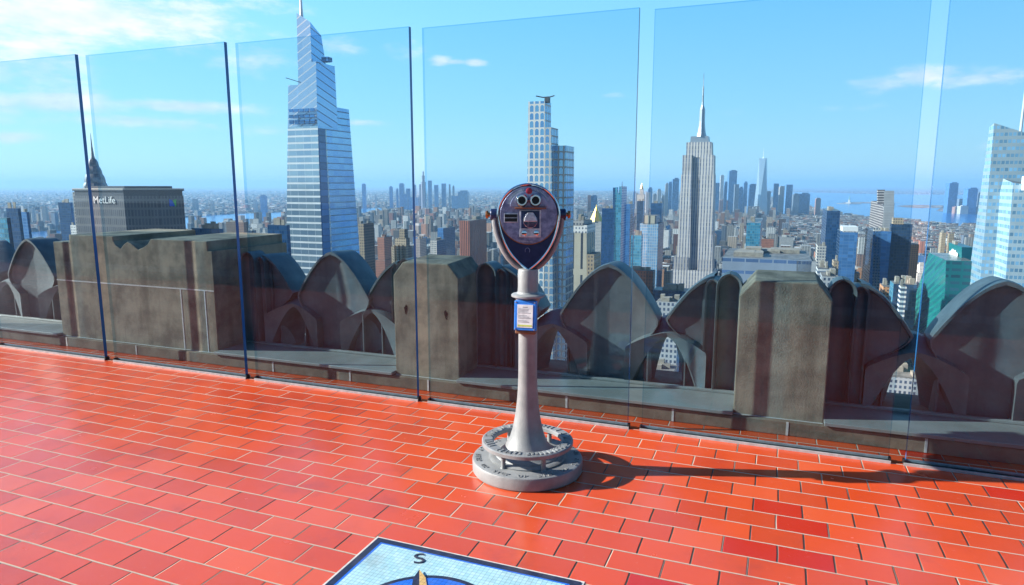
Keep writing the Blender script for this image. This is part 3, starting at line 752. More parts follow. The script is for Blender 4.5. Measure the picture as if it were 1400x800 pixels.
# --- tallest blue tower with the white mast
t = Tower('glass_skyscraper', 'tallest tapering blue glass tower in white bands, stepped crown and white mast', 'skyscraper', 645, 392, 440, 492, 142, clear=400)
ov = t
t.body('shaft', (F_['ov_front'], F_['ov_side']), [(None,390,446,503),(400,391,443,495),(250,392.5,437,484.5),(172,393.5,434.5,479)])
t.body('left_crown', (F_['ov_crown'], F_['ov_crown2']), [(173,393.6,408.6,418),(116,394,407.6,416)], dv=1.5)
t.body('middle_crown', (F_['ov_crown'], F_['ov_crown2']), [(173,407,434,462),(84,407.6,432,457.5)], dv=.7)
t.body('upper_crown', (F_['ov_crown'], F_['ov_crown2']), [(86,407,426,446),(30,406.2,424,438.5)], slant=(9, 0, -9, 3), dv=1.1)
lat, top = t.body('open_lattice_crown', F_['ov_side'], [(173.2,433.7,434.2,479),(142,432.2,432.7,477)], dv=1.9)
m = MB(); rg = t.rings([(172,393.5,434.5,479)])[0]
cxn = rg[1][0]
w, l, C = t.dims(392.5, 437, 484.5, 250)
for py0, py1, nm in ((176,400,'shaded_recess_strip'),):
    a = t.rings([(py1,391,443,495)])[0]; b = t.rings([(py0,393.5,434.7,479.3)])[0]
    L0 = a[2][1]-a[1][1]; L1 = b[2][1]-b[1][1]
    for f0, f1, nm, mt, pr in ((.012,.20,'shaded_recess_strip',M_strip,.35),(.20,.235,'light_seam',F_['ov_front'],.5)):  # dark proud panel imitates the shaded recess at the corner
        vs = []
        for q, L_ in ((a,L0),(b,L1)):
            x, y, z = q[1]
            vs += [(x-.5,y+L_*f0,z),(x+pr,y+L_*f0,z),(x+pr,y+L_*f1,z),(x-.5,y+L_*f1,z)]
        MB().loft([vs[:4], vs[4:]]).build(nm, mt, t.root)
P = at(412.5, 28, 645+14)-t.P0; cx, cy = P.dot(D), P.dot(N)
m = MB(); m.lathe([(1.9,P.z-6),(1.7,P.z+4),(1.25,P.z+14),(.9,P.z+24),(.35,P.z+40)], 12, cx, cy); m.build('mast', M_mast, t.root)
P = at(398, 109, 645)-t.P0; q = at(392.5, 107, 640)-t.P0
m = MB(); a = (P.dot(D)+6, P.dot(N)+6, P.z-2); b = (q.dot(D)-4, q.dot(N)+3, q.z+1); m.tube([a, b], .3, 6); m.build('crane_boom', M_iron, t.root)
P = at(435, 78, 645)-t.P0
t.block('crane_platform', M_strip, P.dot(D)-1, P.dot(D)+6, P.dot(N)+6, P.dot(N)+13, P.z-3, P.z+1)
rg = t.rings([(150,393.8,433.5,477.5)])[0]
x0, x1 = rg[0][0], rg[1][0]; yy = rg[0][1]
for k, (z0, zz, mt) in enumerate(((t.z(151.5),t.z(147.5),M_strip),(t.z(160),t.z(155.5),M_strip),(t.z(168.5),t.z(162.8),M_strip))):
    m = MB()
    for i in range(5):
        a = x0+2+(x1-x0-3)*i/5; m.box(a, a+(x1-x0)/5-1.8, yy-1.6+.02*k, yy-.8, z0, zz)
    m.build('observation_window', mt, t.root)

# --- wide grey tower with lettering
Y = 545
P1 = at(168, 258, Y); w0 = reach(P1, -D, 100)
e2 = (D*math.cos(R(30))+N*math.sin(R(30))); l2 = reach(P1, e2, 216); P2 = P1+e2*l2
l3 = reach(P2, (D*math.cos(R(62))+N*math.sin(R(62))), 250); P3 = P2+(D*math.cos(R(62))+N*math.sin(R(62)))*l3
P0 = P1-D*w0
rt = empty('office_tower', Vector((P1.x, P1.y, GROUND)), GRID)
tag(rt, 'wide grey ribbed office tower with dark crown and white lettering, left of the tallest tower', 'office tower', 'buildings of the city')
loc = lambda p: ((p-P1).dot(D), (p-P1).dot(N))
pl = [loc(P0), loc(P1), loc(P2), loc(P3)]; pl += [(pl[3][0]-18, pl[3][1]+12), (pl[0][0]+4, pl[0][1]+40), (pl[0][0]-10, pl[0][1]+12)]
zt = at(168, 261.5, Y).z-GROUND; z2 = at(168, 268, Y).z-GROUND
cen = (sum(p[0] for p in pl)/len(pl), sum(p[1] for p in pl)/len(pl))
grow = lambda s: [(cen[0]+(x-cen[0])*s, cen[1]+(y-cen[1])*s) for x, y in pl]
MB().prism(pl, 0, z2).build('shaft', F_['metlife'], rt)
MB().prism(grow(.985), z2, zt).build('louvre_band', F_['redslab'] if False else M_crown, rt)
MB().prism(grow(1.02), zt, zt+1.3).build('crown_slab', M_crown, rt); MB().prism(grow(1.025), zt+1.3, zt+2.1).build('coping', M_cap, rt)
MB().prism(grow(.8), zt+2.1, zt+4).build('roof_deck', M_crown, rt)
def sign(txt, pa, pb, py, size, mat, off=.5):
    """flat letters on the wall between two points"""
    d = (pb-pa).normalized(); nn = Vector((d.y, -d.x, 0))
    vs, fs = text_mesh(txt, size, .15, 1.02)
    xs = [v.x for v in vs]; mid = (pa+pb)/2; 
    M4 = Matrix(((d.x,0,nn.x,mid.x+nn.x*off),(d.y,0,nn.y,mid.y+nn.y*off),(0,1,0,py),(0,0,0,1)))
    m = MB(); m.add([M4 @ Vector((v.x*1.0, v.y, v.z)) for v in vs], fs)
    return m
pa = at(126.5, 278, Y); 
def on_wall(px, py, Pa, e):
    q = Pa.copy(); q.z = at(px, py, Pa.y).z; s_ = reach(Vector((Pa.x, Pa.y, q.z)), e, px); r = Vector((Pa.x, Pa.y, 0))+e*s_; r.z = at(px, py, r.y).z; return r
a_, b_ = on_wall(126.5, 277.8, P1, -D), on_wall(161, 277.8, P1, -D)
wd = (b_-a_).length
mtx = sign('MetLife', a_, b_, a_.z, wd/3.55, M_white)
mtx.v = [tuple(Vector(v)-Vector((P1.x, P1.y, GROUND))) for v in mtx.v]
mtx.xf(Matrix.Rotation(-GRID, 4, 'Z')); mtx.build('lettering', M_white, rt, fix=False)
e3 = (D*math.cos(R(62))+N*math.sin(R(62)))
n3 = Vector((e3.y, -e3.x, 0))
def quadsign(pts, mat, nm):
    m = MB(); vs = []
    for px, py in pts:
        q = on_wall(px, py, P2, e3)+n3*.4-Vector((P1.x, P1.y, GROUND)); vs.append(q)
    vs2 = [v+n3*.3 for v in vs]
    m.loft([vs, vs2]); m.xf(Matrix.Rotation(-GRID, 4, 'Z')); m.build(nm, mat, rt)
quadsign([(231,272),(235.5,274.5),(239,282),(231.5,282)], M_signb, 'emblem_left')
quadsign([(236,274.5),(240.5,272),(240.5,282),(239.4,282)], M_signg, 'emblem_right')
PLAN.append((((P0+P3)/2).xy.copy(), 60, 96, 254, 330, Y)); ANCHORS.append(((175,256), 'office_tower', ''))

# --- steel crown with needle behind it
Y = 745; C = at(112, 255, Y)
rt = empty('spired_tower', Vector((C.x, C.y, GROUND)), GRID)
tag(rt, 'steel needle spire on a scalloped crown rising behind the wide grey lettered tower', 'skyscraper', 'buildings of the city')
zc = C.z-GROUND
MB().box(-16,16,0,32,0,zc-6).build('shaft', F_['greystone'], rt)
for i, (w, z0, z1) in enumerate(((13,zc-6,zc+4),(10.5,zc+4,zc+12),(8,zc+12,zc+19),(5.4,zc+19,zc+26))):
    m = MB(); n = 9
    prof = [(w*math.cos(math.pi/2*k/n)**.7 if k < n else .2, z0+(z1-z0+5)*math.sin(math.pi/2*k/n)) for k in range(n+1)]
    m.lathe(prof, 8, 0, 16); m.build('crown_tier', M_steelspire, rt)
MB().lathe([(3.2,zc+26),(1.6,zc+34),(.8,zc+44),(.2,zc+58)], 10, 0, 16).build('spire', M_steelspire, rt)
PLAN.append((C.xy.copy(), 35, 95, 130, 280, Y))

# --- stepped tower with arched windows, right behind the viewer
t = Tower('stepped_tower', 'pale stone tower of arched blue windows stepping down rightward, behind the coin viewer', 'skyscraper', 540, 722, 744.6, 774.7, 138, clear=520, depth=16)
t.body('tall_shaft', F_['arch'], [(None,719,744.6,752),(430,719,744.6,752),(138,722.3,744.6,751.3)])
t.depth = 18
q, top = t.body('middle_shaft', F_['arch'], [(None,743.2,756,763),(430,743.2,756,763),(174,745.0,753.6,760)])
t.depth = 26
z3 = t.z(199)
t.depth = 22; t.body('rear_shaft', F_['arch'], [(None,750,773,777),(430,750,773,777),(199,755,774.2,775.5)], dv=9); t.depth = 16
zt = t.z(136)
m = MB(); m.tube([(-8.5,4,zt+3.4),(-3,5,zt+2.2),(3,6,zt+2.5),(6,6,zt+3.3)], .45, 6); m.build('crane_boom', M_iron, t.root)
t.block('crane_base', M_iron, -1.5, 2.0, 4, 8, zt-2, zt+2)

# --- cream tower with dark stripes
t = Tower('striped_tower', 'cream stone tower with three long dark window strips, right of the arch-windowed tower', 'skyscraper', 600, 772, 802, 804, 305, clear=430, depth=30)
q, top = t.body('shaft', F_['cream'], [(None,772,802.5,804.5),(430,772,802.5,804.5),(318,774.5,802,803.5)])
t.body('crown', F_['white'], [(319,773.8,802.6,804),(308,773.8,802.4,804)])
q, top = t.body('penthouse', F_['greystone'], [(309,780,798,799),(302,780,798,799)]); roof_kit(t, top, 3, 2)
t.depth = 24; t.body('side_wing', F_['tanstone'], [(None,802,812.5,814),(430,802,812.5,814),(348,802.6,812,813)])

# --- limestone tower with the antenna
t = Tower('limestone_tower', 'tall stepped limestone tower with silver mast and antenna, right of centre', 'skyscraper', 1250, 912, 974, 977, 190, clear=402, depth=42)
esb = t
def eb(nm, mt, lv, dep, dy=0.0):
    t.depth = dep; o, top = t.body(nm, mt, lv, dv=dy); return top
eb('base_block', F_['esb'], [(None,905,984,987),(402,905,984,987),(371,918,974.5,977)], 58, -6)
eb('lower_wing', F_['esb'], [(None,918,940.5,942),(402,919,940.8,942),(352,920.4,941,942)], 50, -3)
eb('lower_wing', F_['esb'], [(None,954,974,975),(402,954,974,975),(356,954.2,973.6,975)], 50, -3)
eb('left_wing', F_['esb'], [(None,922,942,943),(402,922.5,942,943),(238.5,931.5,945.5,946)], 46)
eb('right_wing', F_['esb'], [(None,953,973,974.5),(402,953,973,974.5),(238.5,956.2,975.8,977)], 46, .2)
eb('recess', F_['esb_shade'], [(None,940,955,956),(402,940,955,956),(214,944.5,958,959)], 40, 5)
eb('left_shoulder', F_['esb'], [(240,932.6,945.8,946.5),(212,933.2,945.8,946.5)], 42, 1.5)
eb('right_shoulder', F_['esb'], [(240,957,975.4,976.2),(212,957.5,975.6,976.2)], 42, 1.5)
eb('upper_block', F_['esb'], [(215,938,973,974),(194,938.5,972.5,973.5)], 36, 4)
eb('observation_deck', M_bladesteel, [(195,943.5,969,970),(186,944.5,968,969)], 30, 7)
P = at(957, 186, 1250)-t.P0; cx, cy = P.dot(D), P.dot(N)+22; pz = lambda py: at(957, py, 1272).z-GROUND
MB().lathe([(9.5,pz(187)),(7.4,pz(181)),(6.0,pz(174)),(5.2,pz(166)),(5.0,pz(155)),(4.9,pz(152)),(4.9,pz(150)),(3.4,pz(147)),(2.2,pz(144)),(1.9,pz(140))], 8, cx, cy, smooth=False).build('mooring_mast', M_bladesteel, t.root)
MB().lathe([(2.0,pz(141)),(1.5,pz(138)),(1.2,pz(119)),(.55,pz(117.5)),(.35,pz(100))], 8, cx, cy).build('antenna', M_steelspire, t.root)

# --- white faceted glass tower at the right edge
t = Tower('faceted_tower', 'white fritted glass tower of two leaning crystal facets, at the right edge', 'skyscraper', 500, 1325, 1352, 1470, 178, clear=400)
t.body('rear_crystal', F_['bofa'], [(None,1315,1334,1470),(420,1320,1337,1470),(180,1352,1358,1480)], slant=(6,-14,-12,4))
P = at(1396, 175, 520)-t.P0
MB().lathe([(1.2,P.z-25),(.9,P.z+10),(.3,P.z+60)], 8, P.dot(D), P.dot(N)).build('spire', M_mast, t.root)
t2 = t; t.vref = at(1385, 250, 470).dot(N)
t.body('front_crystal', F_['bofa'], [(None,1318,1366,1500),(420,1333,1372,1500),(250,1371,1385,1500)], slant=(0,-8,-8,3))
t.block('rooftop_bulkhead', M_white, *(lambda q: (q.dot(D)+6, q.dot(D)+14, q.dot(N)+10, q.dot(N)+18, q.z-6, q.z+3.5))(at(1394,248,455)-t.P0))

# --- teal tower with penthouse sign
t = Tower('teal_tower', 'teal glass tower with a roof penthouse bearing a white cloud emblem', 'office tower', 530, 1262, 1292, 1330, 362, clear=430)
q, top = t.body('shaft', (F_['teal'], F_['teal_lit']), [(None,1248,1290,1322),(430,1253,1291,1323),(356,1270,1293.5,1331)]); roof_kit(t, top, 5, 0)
M_teal = plain('teal_panel_lit', (.012,.18,.19), .3); M_teal2 = plain('teal_panel_shaded', (.01,.10,.14), .3)  # sun and shade put into the panel colours: lit side, shaded front
t.vref = at(1315, 350, 548).dot(N)
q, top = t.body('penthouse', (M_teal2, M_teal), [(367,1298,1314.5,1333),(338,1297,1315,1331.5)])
roof_kit(t, top, 9, 1)
C = at(1315, 352, 548); C = C+N*(t.vref-C.dot(N))
def cloudpt(px, py):
    q = on_wall(px, py, C, N)-D*.8; return q
m = MB()
pts = []
for (x, y, r_) in ((1301.5,346.5,2.2),(1304.5,344.6,2.6),(1307.5,346,2.4),(1310,348.6,1.9),(1305.5,348.4,2.6),(1302.6,348.6,1.8)):
    q = cloudpt(x, y); rr_ = r_*1.9
    k0 = len(m.v); ring = [q+N*(rr_*1.0*math.cos(a))+Vector((0,0,rr_*.55*math.sin(a)))-D*(.012*len(pts)) for a in [k*math.pi/8 for k in range(16)]]
    m.loft([ring, [p-D*.25 for p in ring]]); pts.append(q)
m.v = [tuple(Vector(v)-t.P0) for v in m.v]; m.xf(Matrix.Rotation(-GRID, 4, 'Z')); m.build('cloud_emblem', M_white, t.root)

# --- other near and middle towers: (name, label, cat, Y, xl, xc, xr, ytop, front, side, bottom-widening)
def simple(label, Y, xl, xc, xr, ytop, front, side=None, clear=400, depth=None, name='tower_block', cat='building', roof=2, lean=0.0, setback=None):
    t = Tower(name, label, cat, Y, xl, xc, xr, ytop, clear, depth=depth)
    k = (400-ytop)/5446
    f = lambda x: x+(721-x)*k*1.0
    lv = [(None,f(xl),f(xc),f(xr)),(400,f(xl),f(xc),f(xr)),(ytop,xl,xc,xr)] if ytop < 395 else [(None,xl,xc,xr),(ytop,xl,xc,xr)]
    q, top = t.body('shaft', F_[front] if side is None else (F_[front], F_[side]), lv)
    if roof: roof_kit(t, top, int(xl*7+ytop), roof)
    return t, top
simple('dark teal glass tower at the extreme left with lit office floors', 560, -40, 9, 14, 298, 'cyanglass', 'dkglass', 350, roof=2)
simple('dark navy tower second from the extreme left', 700, 8, 24, 27, 285, 'navyglass', 'dkglass', 350)
simple('slim slate blue tower third from the extreme left', 820, 25, 36, 39, 290, 'bluewall', 'navyglass', 350)
simple('hazy blue slab between the river and the wide lettered tower', 1150, 79, 96, 99, 277, 'navyglass', 'bluewall', 320)
simple('small white block beside the foot of the wide lettered tower', 900, 96, 104, 106, 308, 'white', None, 330)
simple('low dark roof block between the wide lettered tower and tallest tower', 560, 262, 300, 305, 313, 'navyglass', None, 330, roof=5)
simple('reddish grey apartment block on the near river bank', 1500, 309, 333, 339, 304, 'brown', None, 330)
simple('plain dark navy slab against the left side of the tallest tower', 600, 365.5, 392, 396, 308, 'navyglass', 'navyglass', 410, roof=3)
simple('brown slab with bright left edge against the right side of the tallest tower', 860, 490, 497, 511, 306, 'tanstone', 'brown', 400)  # sunlit edge and shaded side put in as tan and brown walls
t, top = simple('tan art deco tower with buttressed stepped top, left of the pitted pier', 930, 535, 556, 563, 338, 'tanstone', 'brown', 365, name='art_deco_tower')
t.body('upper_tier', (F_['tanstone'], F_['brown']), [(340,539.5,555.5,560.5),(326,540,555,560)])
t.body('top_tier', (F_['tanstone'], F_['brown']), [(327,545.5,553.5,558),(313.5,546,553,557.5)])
for xx in (538.5, 543.5, 549, 555):
    P = at(xx, 340, 930)-t.P0
    t.block('buttress', F_['tanstone'], P.dot(D)-1.2, P.dot(D)+1.2, P.dot(N)-1.4, P.dot(N)+4, P.z-50, P.z+5)
t, top = simple('red ribbed granite tower, dark on its right, left of the coin viewer head', 1120, 628, 641.5, 665, 302, 'redslab', 'redslab', 352, name='red_tower', cat='skyscraper')
simple('beige box tower with flat top, behind the pitted pier', 1250, 588, 597, 610, 329, 'paleconc', 'navyglass', 350)
simple('grey slab behind the pitted pier, right of the beige box', 1500, 566, 574, 583, 327, 'greystone', None, 345)
simple('dark twin slab just left of the red ribbed tower', 1650, 598, 606, 622, 312, 'bluewall', 'navyglass', 340)
t, top = simple('stone tower capped by a golden pyramid', 1750, 806, 822, 826, 303, 'paleconc', 'greystone', 340, roof=0, name='gold_roofed_tower')
zz = top[0][2]; xs = [p[0] for p in top]; ys = [p[1] for p in top]; cx, cy = (min(xs)+max(xs))/2, (min(ys)+max(ys))/2; hw = (max(xs)-min(xs))*.46
MB().lathe([(hw*1.35,zz),(hw*.5,zz+24),(hw*.12,zz+36),(.4,zz+44)], 8, cx-2, cy, smooth=False).build('gilded_pyramid', M_gild, t.root)
simple('dark blue slab left of the notched teal tower', 1180, 823, 840, 843, 285, 'navyglass', 'dkglass', 370)
t, top = simple('slender teal and navy glass tower with a notched crown', 1080, 841, 850, 857, 264, 'cyanglass', 'bluewall', 372, roof=0)
t.body('crown_fin', (F_['cyanglass'], F_['bluewall']), [(265,841.2,844,845),(256,841.2,844,845)])
t.body('crown_fin', (F_['cyanglass'], F_['bluewall']), [(265,846.5,850,857),(255,846.5,850,857)])
t.body('rear_slab', F_['navyglass'], [(None,838,842,842.5),(400,838,842,842.5),(256.5,838,841.5,842)])
P = at(849, 256, 1080)-t.P0; MB().lathe([(.7,P.z-2),(.3,P.z+9)], 8, P.dot(D), P.dot(N)+8).build('mast', M_iron, t.root)
simple('shorter dark tower tight against the right of the notched teal tower', 1120, 855, 862, 866, 279, 'bluewall', 'navyglass', 372)
t, top = simple('pale blue tower of white piers with a colonnaded top, left of the limestone tower', 950, 875, 900, 908, 306, 'bluewhite', 'navyglass', 372, name='pale_blue_tower')
t.body('crown', (F_['cream'], F_['navyglass']), [(307,879.5,897,902),(295,880,897,902)])
simple('white panelled block at the foot of the pale blue tower', 900, 863, 877, 879, 322, 'cyanglass', None, 372)
simple('dark ribbed block behind the pale blue tower', 1400, 890, 905, 907, 278, 'navyglass', 'navyglass', 300)
simple('small dark glass tower with grey band, left of the dark ribbed block', 1650, 871, 879.5, 881, 275, 'dkglass', 'bluewall', 295)
t, top = simple('white clock tower far behind the pale blue tower', 2050, 871, 881, 882, 266, 'white', None, 280, roof=0, name='clock_tower')
t.body('upper_stage', F_['white'], [(267,874.6,879.6,880.2),(258,874.8,879.4,880)]); 
zz = t.z(258); tp = t.rings([(258,874.8,879.4,880)])[0]; cx = sum(p[0] for p in tp)/4; cy = sum(p[1] for p in tp)/4
MB().lathe([(5.4,zz),(2.4,zz+9),(.4,zz+16)], 8, cx, cy, smooth=False).build('pointed_roof', M_gild, t.root)
simple('pink stone office block of white windows below the pale blue tower', 660, 858, 893, 896, 371, 'brick', 'brown', 415, name='pink_block', roof=3)
simple('cream low block beside the left foot of the limestone tower', 1000, 908, 917, 920, 372, 'tanstone', None, 402)
simple('white gridded block between two cast arches, below the limestone tower', 570, 897, 928, 932, 414, 'ribwhite', 'navyglass', 445, roof=4)
simple('low dark roof with orange netting behind the white gridded block', 640, 893, 938, 942, 399, 'dkglass', None, 415, roof=5)
t, top = simple('long pale blue glass block with gravel roof behind the widest stone pier', 700, 988, 1110, 1118, 356, 'palewall', 'bluewall', 385, roof=6, name='long_glass_block')
t.body('white_end', F_['slabgrey'], [(385,1089,1116,1120),(357.5,1089,1116,1120)])
simple('pale green glass block with white frame, right of the limestone tower', 1000, 1021, 1040, 1052, 305, 'cyanglass', 'bluewall', 350)
simple('thin dark blue slab rising above the long pale blue block', 900, 1138, 1131, 1149, 288, 'navyglass', 'navyglass', 370)
t, top = simple('blue glass tower with white roof band, left of the bare concrete tower', 820, 1145, 1149, 1173, 316, 'bluewall', 'dkglass', 385, name='white_topped_tower')
t.body('roof_band', M_white, [(317.5,1149,1152,1173.2),(310,1149,1152,1173.2)])
simple('small white banded block by the right shoulder of the widest pier', 640, 1116, 1118, 1135, 367, 'bandwhite', None, 400, roof=3)
simple('white gridded low block right of the white banded block', 600, 1121, 1124, 1147, 378, 'ribwhite', None, 400, roof=4)
simple('slim tan tower with tank above the white banded block', 860, 1116, 1118, 1130, 336, 'paleconc', None, 370)
simple('small ochre tower squeezed left of the white roof band tower', 760, 1138, 1140, 1147, 357, 'tanstone', None, 385)
simple('narrow white striped block over the far right arch, before the teal tower', 585, 1229, 1232, 1240, 392, 'bandwhite', None, 455, roof=1)
t, top = simple('bare concrete tower with open floors and a plain blank slab face', 1000, 1191, 1209, 1223, 278, 'slabgrey', 'openfloor', 330, name='concrete_tower', cat='skyscraper', roof=0)
t.depth = 12; t.body('slab_core', F_['slabgrey'], [(None,1207,1207.2,1221),(400,1207,1207.2,1221),(261,1208.5,1208.7,1222.5)], dv=-.6); t.depth = None
t.body('scaffold_top', F_['openfloor'], [(279,1199,1200,1210),(259.5,1199,1200,1210)])
t, top = simple('blue tower with pale ribbed strip standing before the bare concrete tower', 840, 1184, 1194, 1219, 316, 'bluewall', 'dkglass', 400)
t.body('ribbed_strip', F_['paleconc'], [(None,1190,1191,1201),(400,1192,1192.5,1202),(312,1194,1194.5,1204)])
t, top = simple('dark glass tower with tan roof, right of the bare concrete tower', 900, 1217, 1219, 1248, 306, 'dkglass', 'dkglass', 385, roof=0)
t.body('roof_house', F_['tanstone'], [(307,1219,1221,1236),(298,1219.5,1221,1235)])
simple('orange brick tower right of the dark tan-roofed glass tower', 1130, 1234, 1239, 1257, 334, 'orangebrick', 'tanstone', 375)
simple('small orange brick tower over the far right cast arch', 640, 1203, 1208, 1221, 392, 'orangebrick', 'orangebrick', 425)
simple('dark glass block with pale green side over the far right arch', 600, 1217, 1222, 1254, 388, 'dkglass', 'cyanglass', 455, roof=5)
simple('tall tan tower pair standing behind the teal tower roof', 1500, 1285, 1288, 1294, 318, 'tanstone', None, 340)
simple('ochre tower between the teal penthouse and the harbour', 1480, 1296, 1298, 1305, 319, 'tanstone', None, 340)
simple('white flat block seen through the far right arch opening', 560, 1205, 1215, 1290, 515, 'ribwhite', None, 600, roof=5)
simple('cream roofed block seen through the middle arch opening', 430, 850, 921, 926, 508, 'paleconc', None, 560, roof=6)

# --- downtown and river-bank towers, far off in the haze
def far(label, Y, x0, x1, ytop, mat='far', name='distant_tower', cat='skyscraper', group='distant towers'):
    C0, C1 = at(x0, ytop, Y), at(x1, ytop, Y); w = C1.x-C0.x
    r = MB().box(-w/2, w/2, 0, max(18, w*.9), 0, C0.z-GROUND)
    if name == 'distant_tower':
        k = random.Random(int(x0*13+Y)); 
        if k.random() < .6: 
            a = w*k.uniform(.12,.3); r.box(-w/2+a, w/2-a*k.uniform(.3,1), 3, max(12, w*.6), C0.z-GROUND, C0.z-GROUND+k.uniform(4,12))
    o = r.build(name, F_[mat], None, Vector(((C0.x+C1.x)/2, Y, GROUND)), GRID*.3)
    tag(o, label, cat, group); PLAN.append((Vector(((C0.x+C1.x)/2, Y)), w*.8+25, x0, x1, 300, Y)); return o
Y = 5480; C = at(1043.5, 216.5, Y); wp = 11/932*Y
rt = empty('glass_obelisk_tower', Vector((C.x, Y, GROUND)), R(12)); tag(rt, 'tallest downtown tower, a tapering pale glass obelisk with mast, right of the limestone tower', 'skyscraper', 'distant towers')
H_ = C.z-GROUND; b = 38; a = 27
m = MB(); lo = [(-b,-b,40),(b,-b,40),(b,b,40),(-b,b,40)]; hi = [(0,-a*1.3,H_),(a*1.3,0,H_),(0,a*1.3,H_),(-a*1.3,0,H_)]
vs = lo+hi; fs = [(0,1,4),(1,5,4),(1,2,5),(2,6,5),(2,3,6),(3,7,6),(3,0,7),(0,4,7),(4,5,6,7)]
m.add(vs, fs); m.box(-b,b,-b,b,0,40); m.build('shaft', plain('pale_mirror_glass', (.42,.55,.68), .22, .5), rt)
MB().lathe([(4,H_),(1.6,H_+12),(.8,H_+75)], 8).build('mast', M_mast, rt)
DT = [(977,984,250,'farblue','dark blue topped slab touching the limestone tower'),(985.5,990,241,'farpale','thin pale pencil tower left of the flat-topped blue tower'),
 (991,994.5,249,'farblue','thin blue tower just left of the flat-topped blue tower'),(997.5,1008,233.5,'farblue','flat-topped blue tower, second tallest downtown'),(1005,1010.5,252,'far','short slab at the right foot of the flat-topped blue tower'),
 (1011,1017,257,'farblue','squat blue slab midway between the flat-topped tower and glass obelisk'),(1017.6,1022.2,250,'farblue','narrow blue slab midway toward the glass obelisk'),(1025.5,1038,252.5,'farblue','broad blue slab touching the glass obelisk on its left'),
 (1048,1054,262,'far','short grey tower at the right foot of the glass obelisk'),(1059.5,1065,251,'farblue','narrow blue tower right of the glass obelisk'),(1066.5,1074.5,255.5,'farpale','pale glass tower between two blue slabs right of the obelisk'),(1075.5,1084,252.5,'farblue','right one of the two blue slabs near the harbour'),
 (1085,1093,266,'far','grey stepped block at the harbour edge'),(1093.5,1107.5,265,'farblue','wide dark block at the harbour edge with a white sliver'),(1116.5,1122.5,272,'farred','lone pink brick tower on the harbour edge'),
 (979,984,262,'farpale','pale block below the dark blue topped slab'),(984,995,274,'farred','reddish rounded block under the pencil tower'),(1030,1040,283,'farpale','white roofed shed-like block below the glass obelisk'),
 (866,869,262,'farblue','thin blue tower left of the white clock tower'),(869.5,873,264,'farpale','thin pale tower beside the white clock tower'),(883.5,889.5,263,'farpale','white tower right of the clock tower'),(886,892,258,'farblue','blue tower behind the white tower right of the clock tower'),
 (893,898,266,'farpale','white slab midway between clock tower and limestone tower'),(899,904,260,'farpale','pointed pale tower midway between clock tower and limestone tower'),(905,910,267,'farpale','pale stub tower left of the limestone tower foot'),
 (914.5,919.5,250,'farblue','left of the two blue towers close beside the limestone tower'),(920,928.5,245,'farblue','right and taller of two blue towers close beside the limestone tower'),(910,914,252,'farpale','cream tower left of the two blue towers'),
 (803.5,808,267,'farred','pink half of the lone far pair above the gold pyramid'),(808,816.5,268,'farblue','blue half of the lone far pair above the gold pyramid'),(775,780,263,'farblue','small blue tower right of the arch-windowed tower')]
for x0, x1, yt, mt, lb in DT:
    Yd = 5250+((x0*37) % 500) if x0 > 975 else (5000+((x0*37) % 400) if x0 > 860 else 4600)
    far(lb, Yd, x0, x1, yt, mt)
BK = [(494.5,499,252,'farblue','lone blue tower left of the far river towers'),(512.5,514,267,'farpale','thin white chimney-like tower over the far river'),(532,536,256,'farblue','first blue tower of the far left cluster'),(541.5,544,259,'farblue','thin blue tower second in the far left cluster'),
 (545.5,551.5,252,'farblue','tall blue twin tower in the far left cluster'),(555,560,258,'farblue','blunt blue tower right of the far twin tower'),(566,568.5,253,'farblue','thin tower left of the needle in the far cluster'),(573,575.5,252,'far','dark thin tower against the needle of the far cluster'),
 (585,589.5,247,'farblue','tall slab right of the needle in the far cluster'),(593.5,598.5,253,'farblue','rounded slab second right of the needle'),(603.5,609,251,'farblue','tall broad slab third right of the needle'),(613.5,615.5,252,'far','thin tower fourth right of the needle'),
 (618.5,621,255,'far','thin tower fifth right of the needle'),(617,626,268,'farblue','wide low slab under the thin towers of the far cluster'),(626,639,262,'farblue','broad low block at the right end of the far cluster'),(551.5,557,266,'farblue','low blue block between twin tower and needle'),(560,571,270,'farblue','wide low block left of the needle')]
for x0, x1, yt, mt, lb in BK: far(lb, 6900+((x0*53) % 500), x0, x1, yt, mt)
Y = 7000; C = at(578.5, 236, Y)
rt = empty('needle_tower', Vector((C.x, Y, GROUND)), 0); tag(rt, 'tallest tower of the far left cluster, a dark stepped needle', 'skyscraper', 'distant towers')
H_ = C.z-GROUND; MB().prism([(24*math.cos(k*math.pi/3), 24*math.sin(k*math.pi/3)) for k in range(6)], 0, H_*.75).build('shaft', F_['far'], rt)
MB().prism([(15*math.cos(k*math.pi/3), 15*math.sin(k*math.pi/3)) for k in range(6)], H_*.75, H_*.92).build('upper_shaft', F_['far'], rt); MB().prism([(7*math.cos(k*math.pi/3), 7*math.sin(k*math.pi/3)) for k in range(6)], H_*.92, H_*1.03).build('tip', F_['far'], rt)
JC = [(1299,1310.5,250.5,'farblue','tallest tower across the harbour water, left of the white faceted tower'),(1312,1320,272,'far','low slab between the two across-water towers'),(1324.5,1337,258,'farblue','second tower across the harbour water, next to the faceted tower'),(1338,1344,264,'far','stub tower behind the faceted tower edge'),
 (1306,1314,283,'farred','low tan block on the far harbour shore'),(1314,1324,282,'farpale','low white block on the far harbour shore'),(1326,1340,284,'farred','low red block on the far harbour shore')]
for x0, x1, yt, mt, lb in JC: far(lb, 5900+((x0*29) % 300), x0, x1, yt, mt)
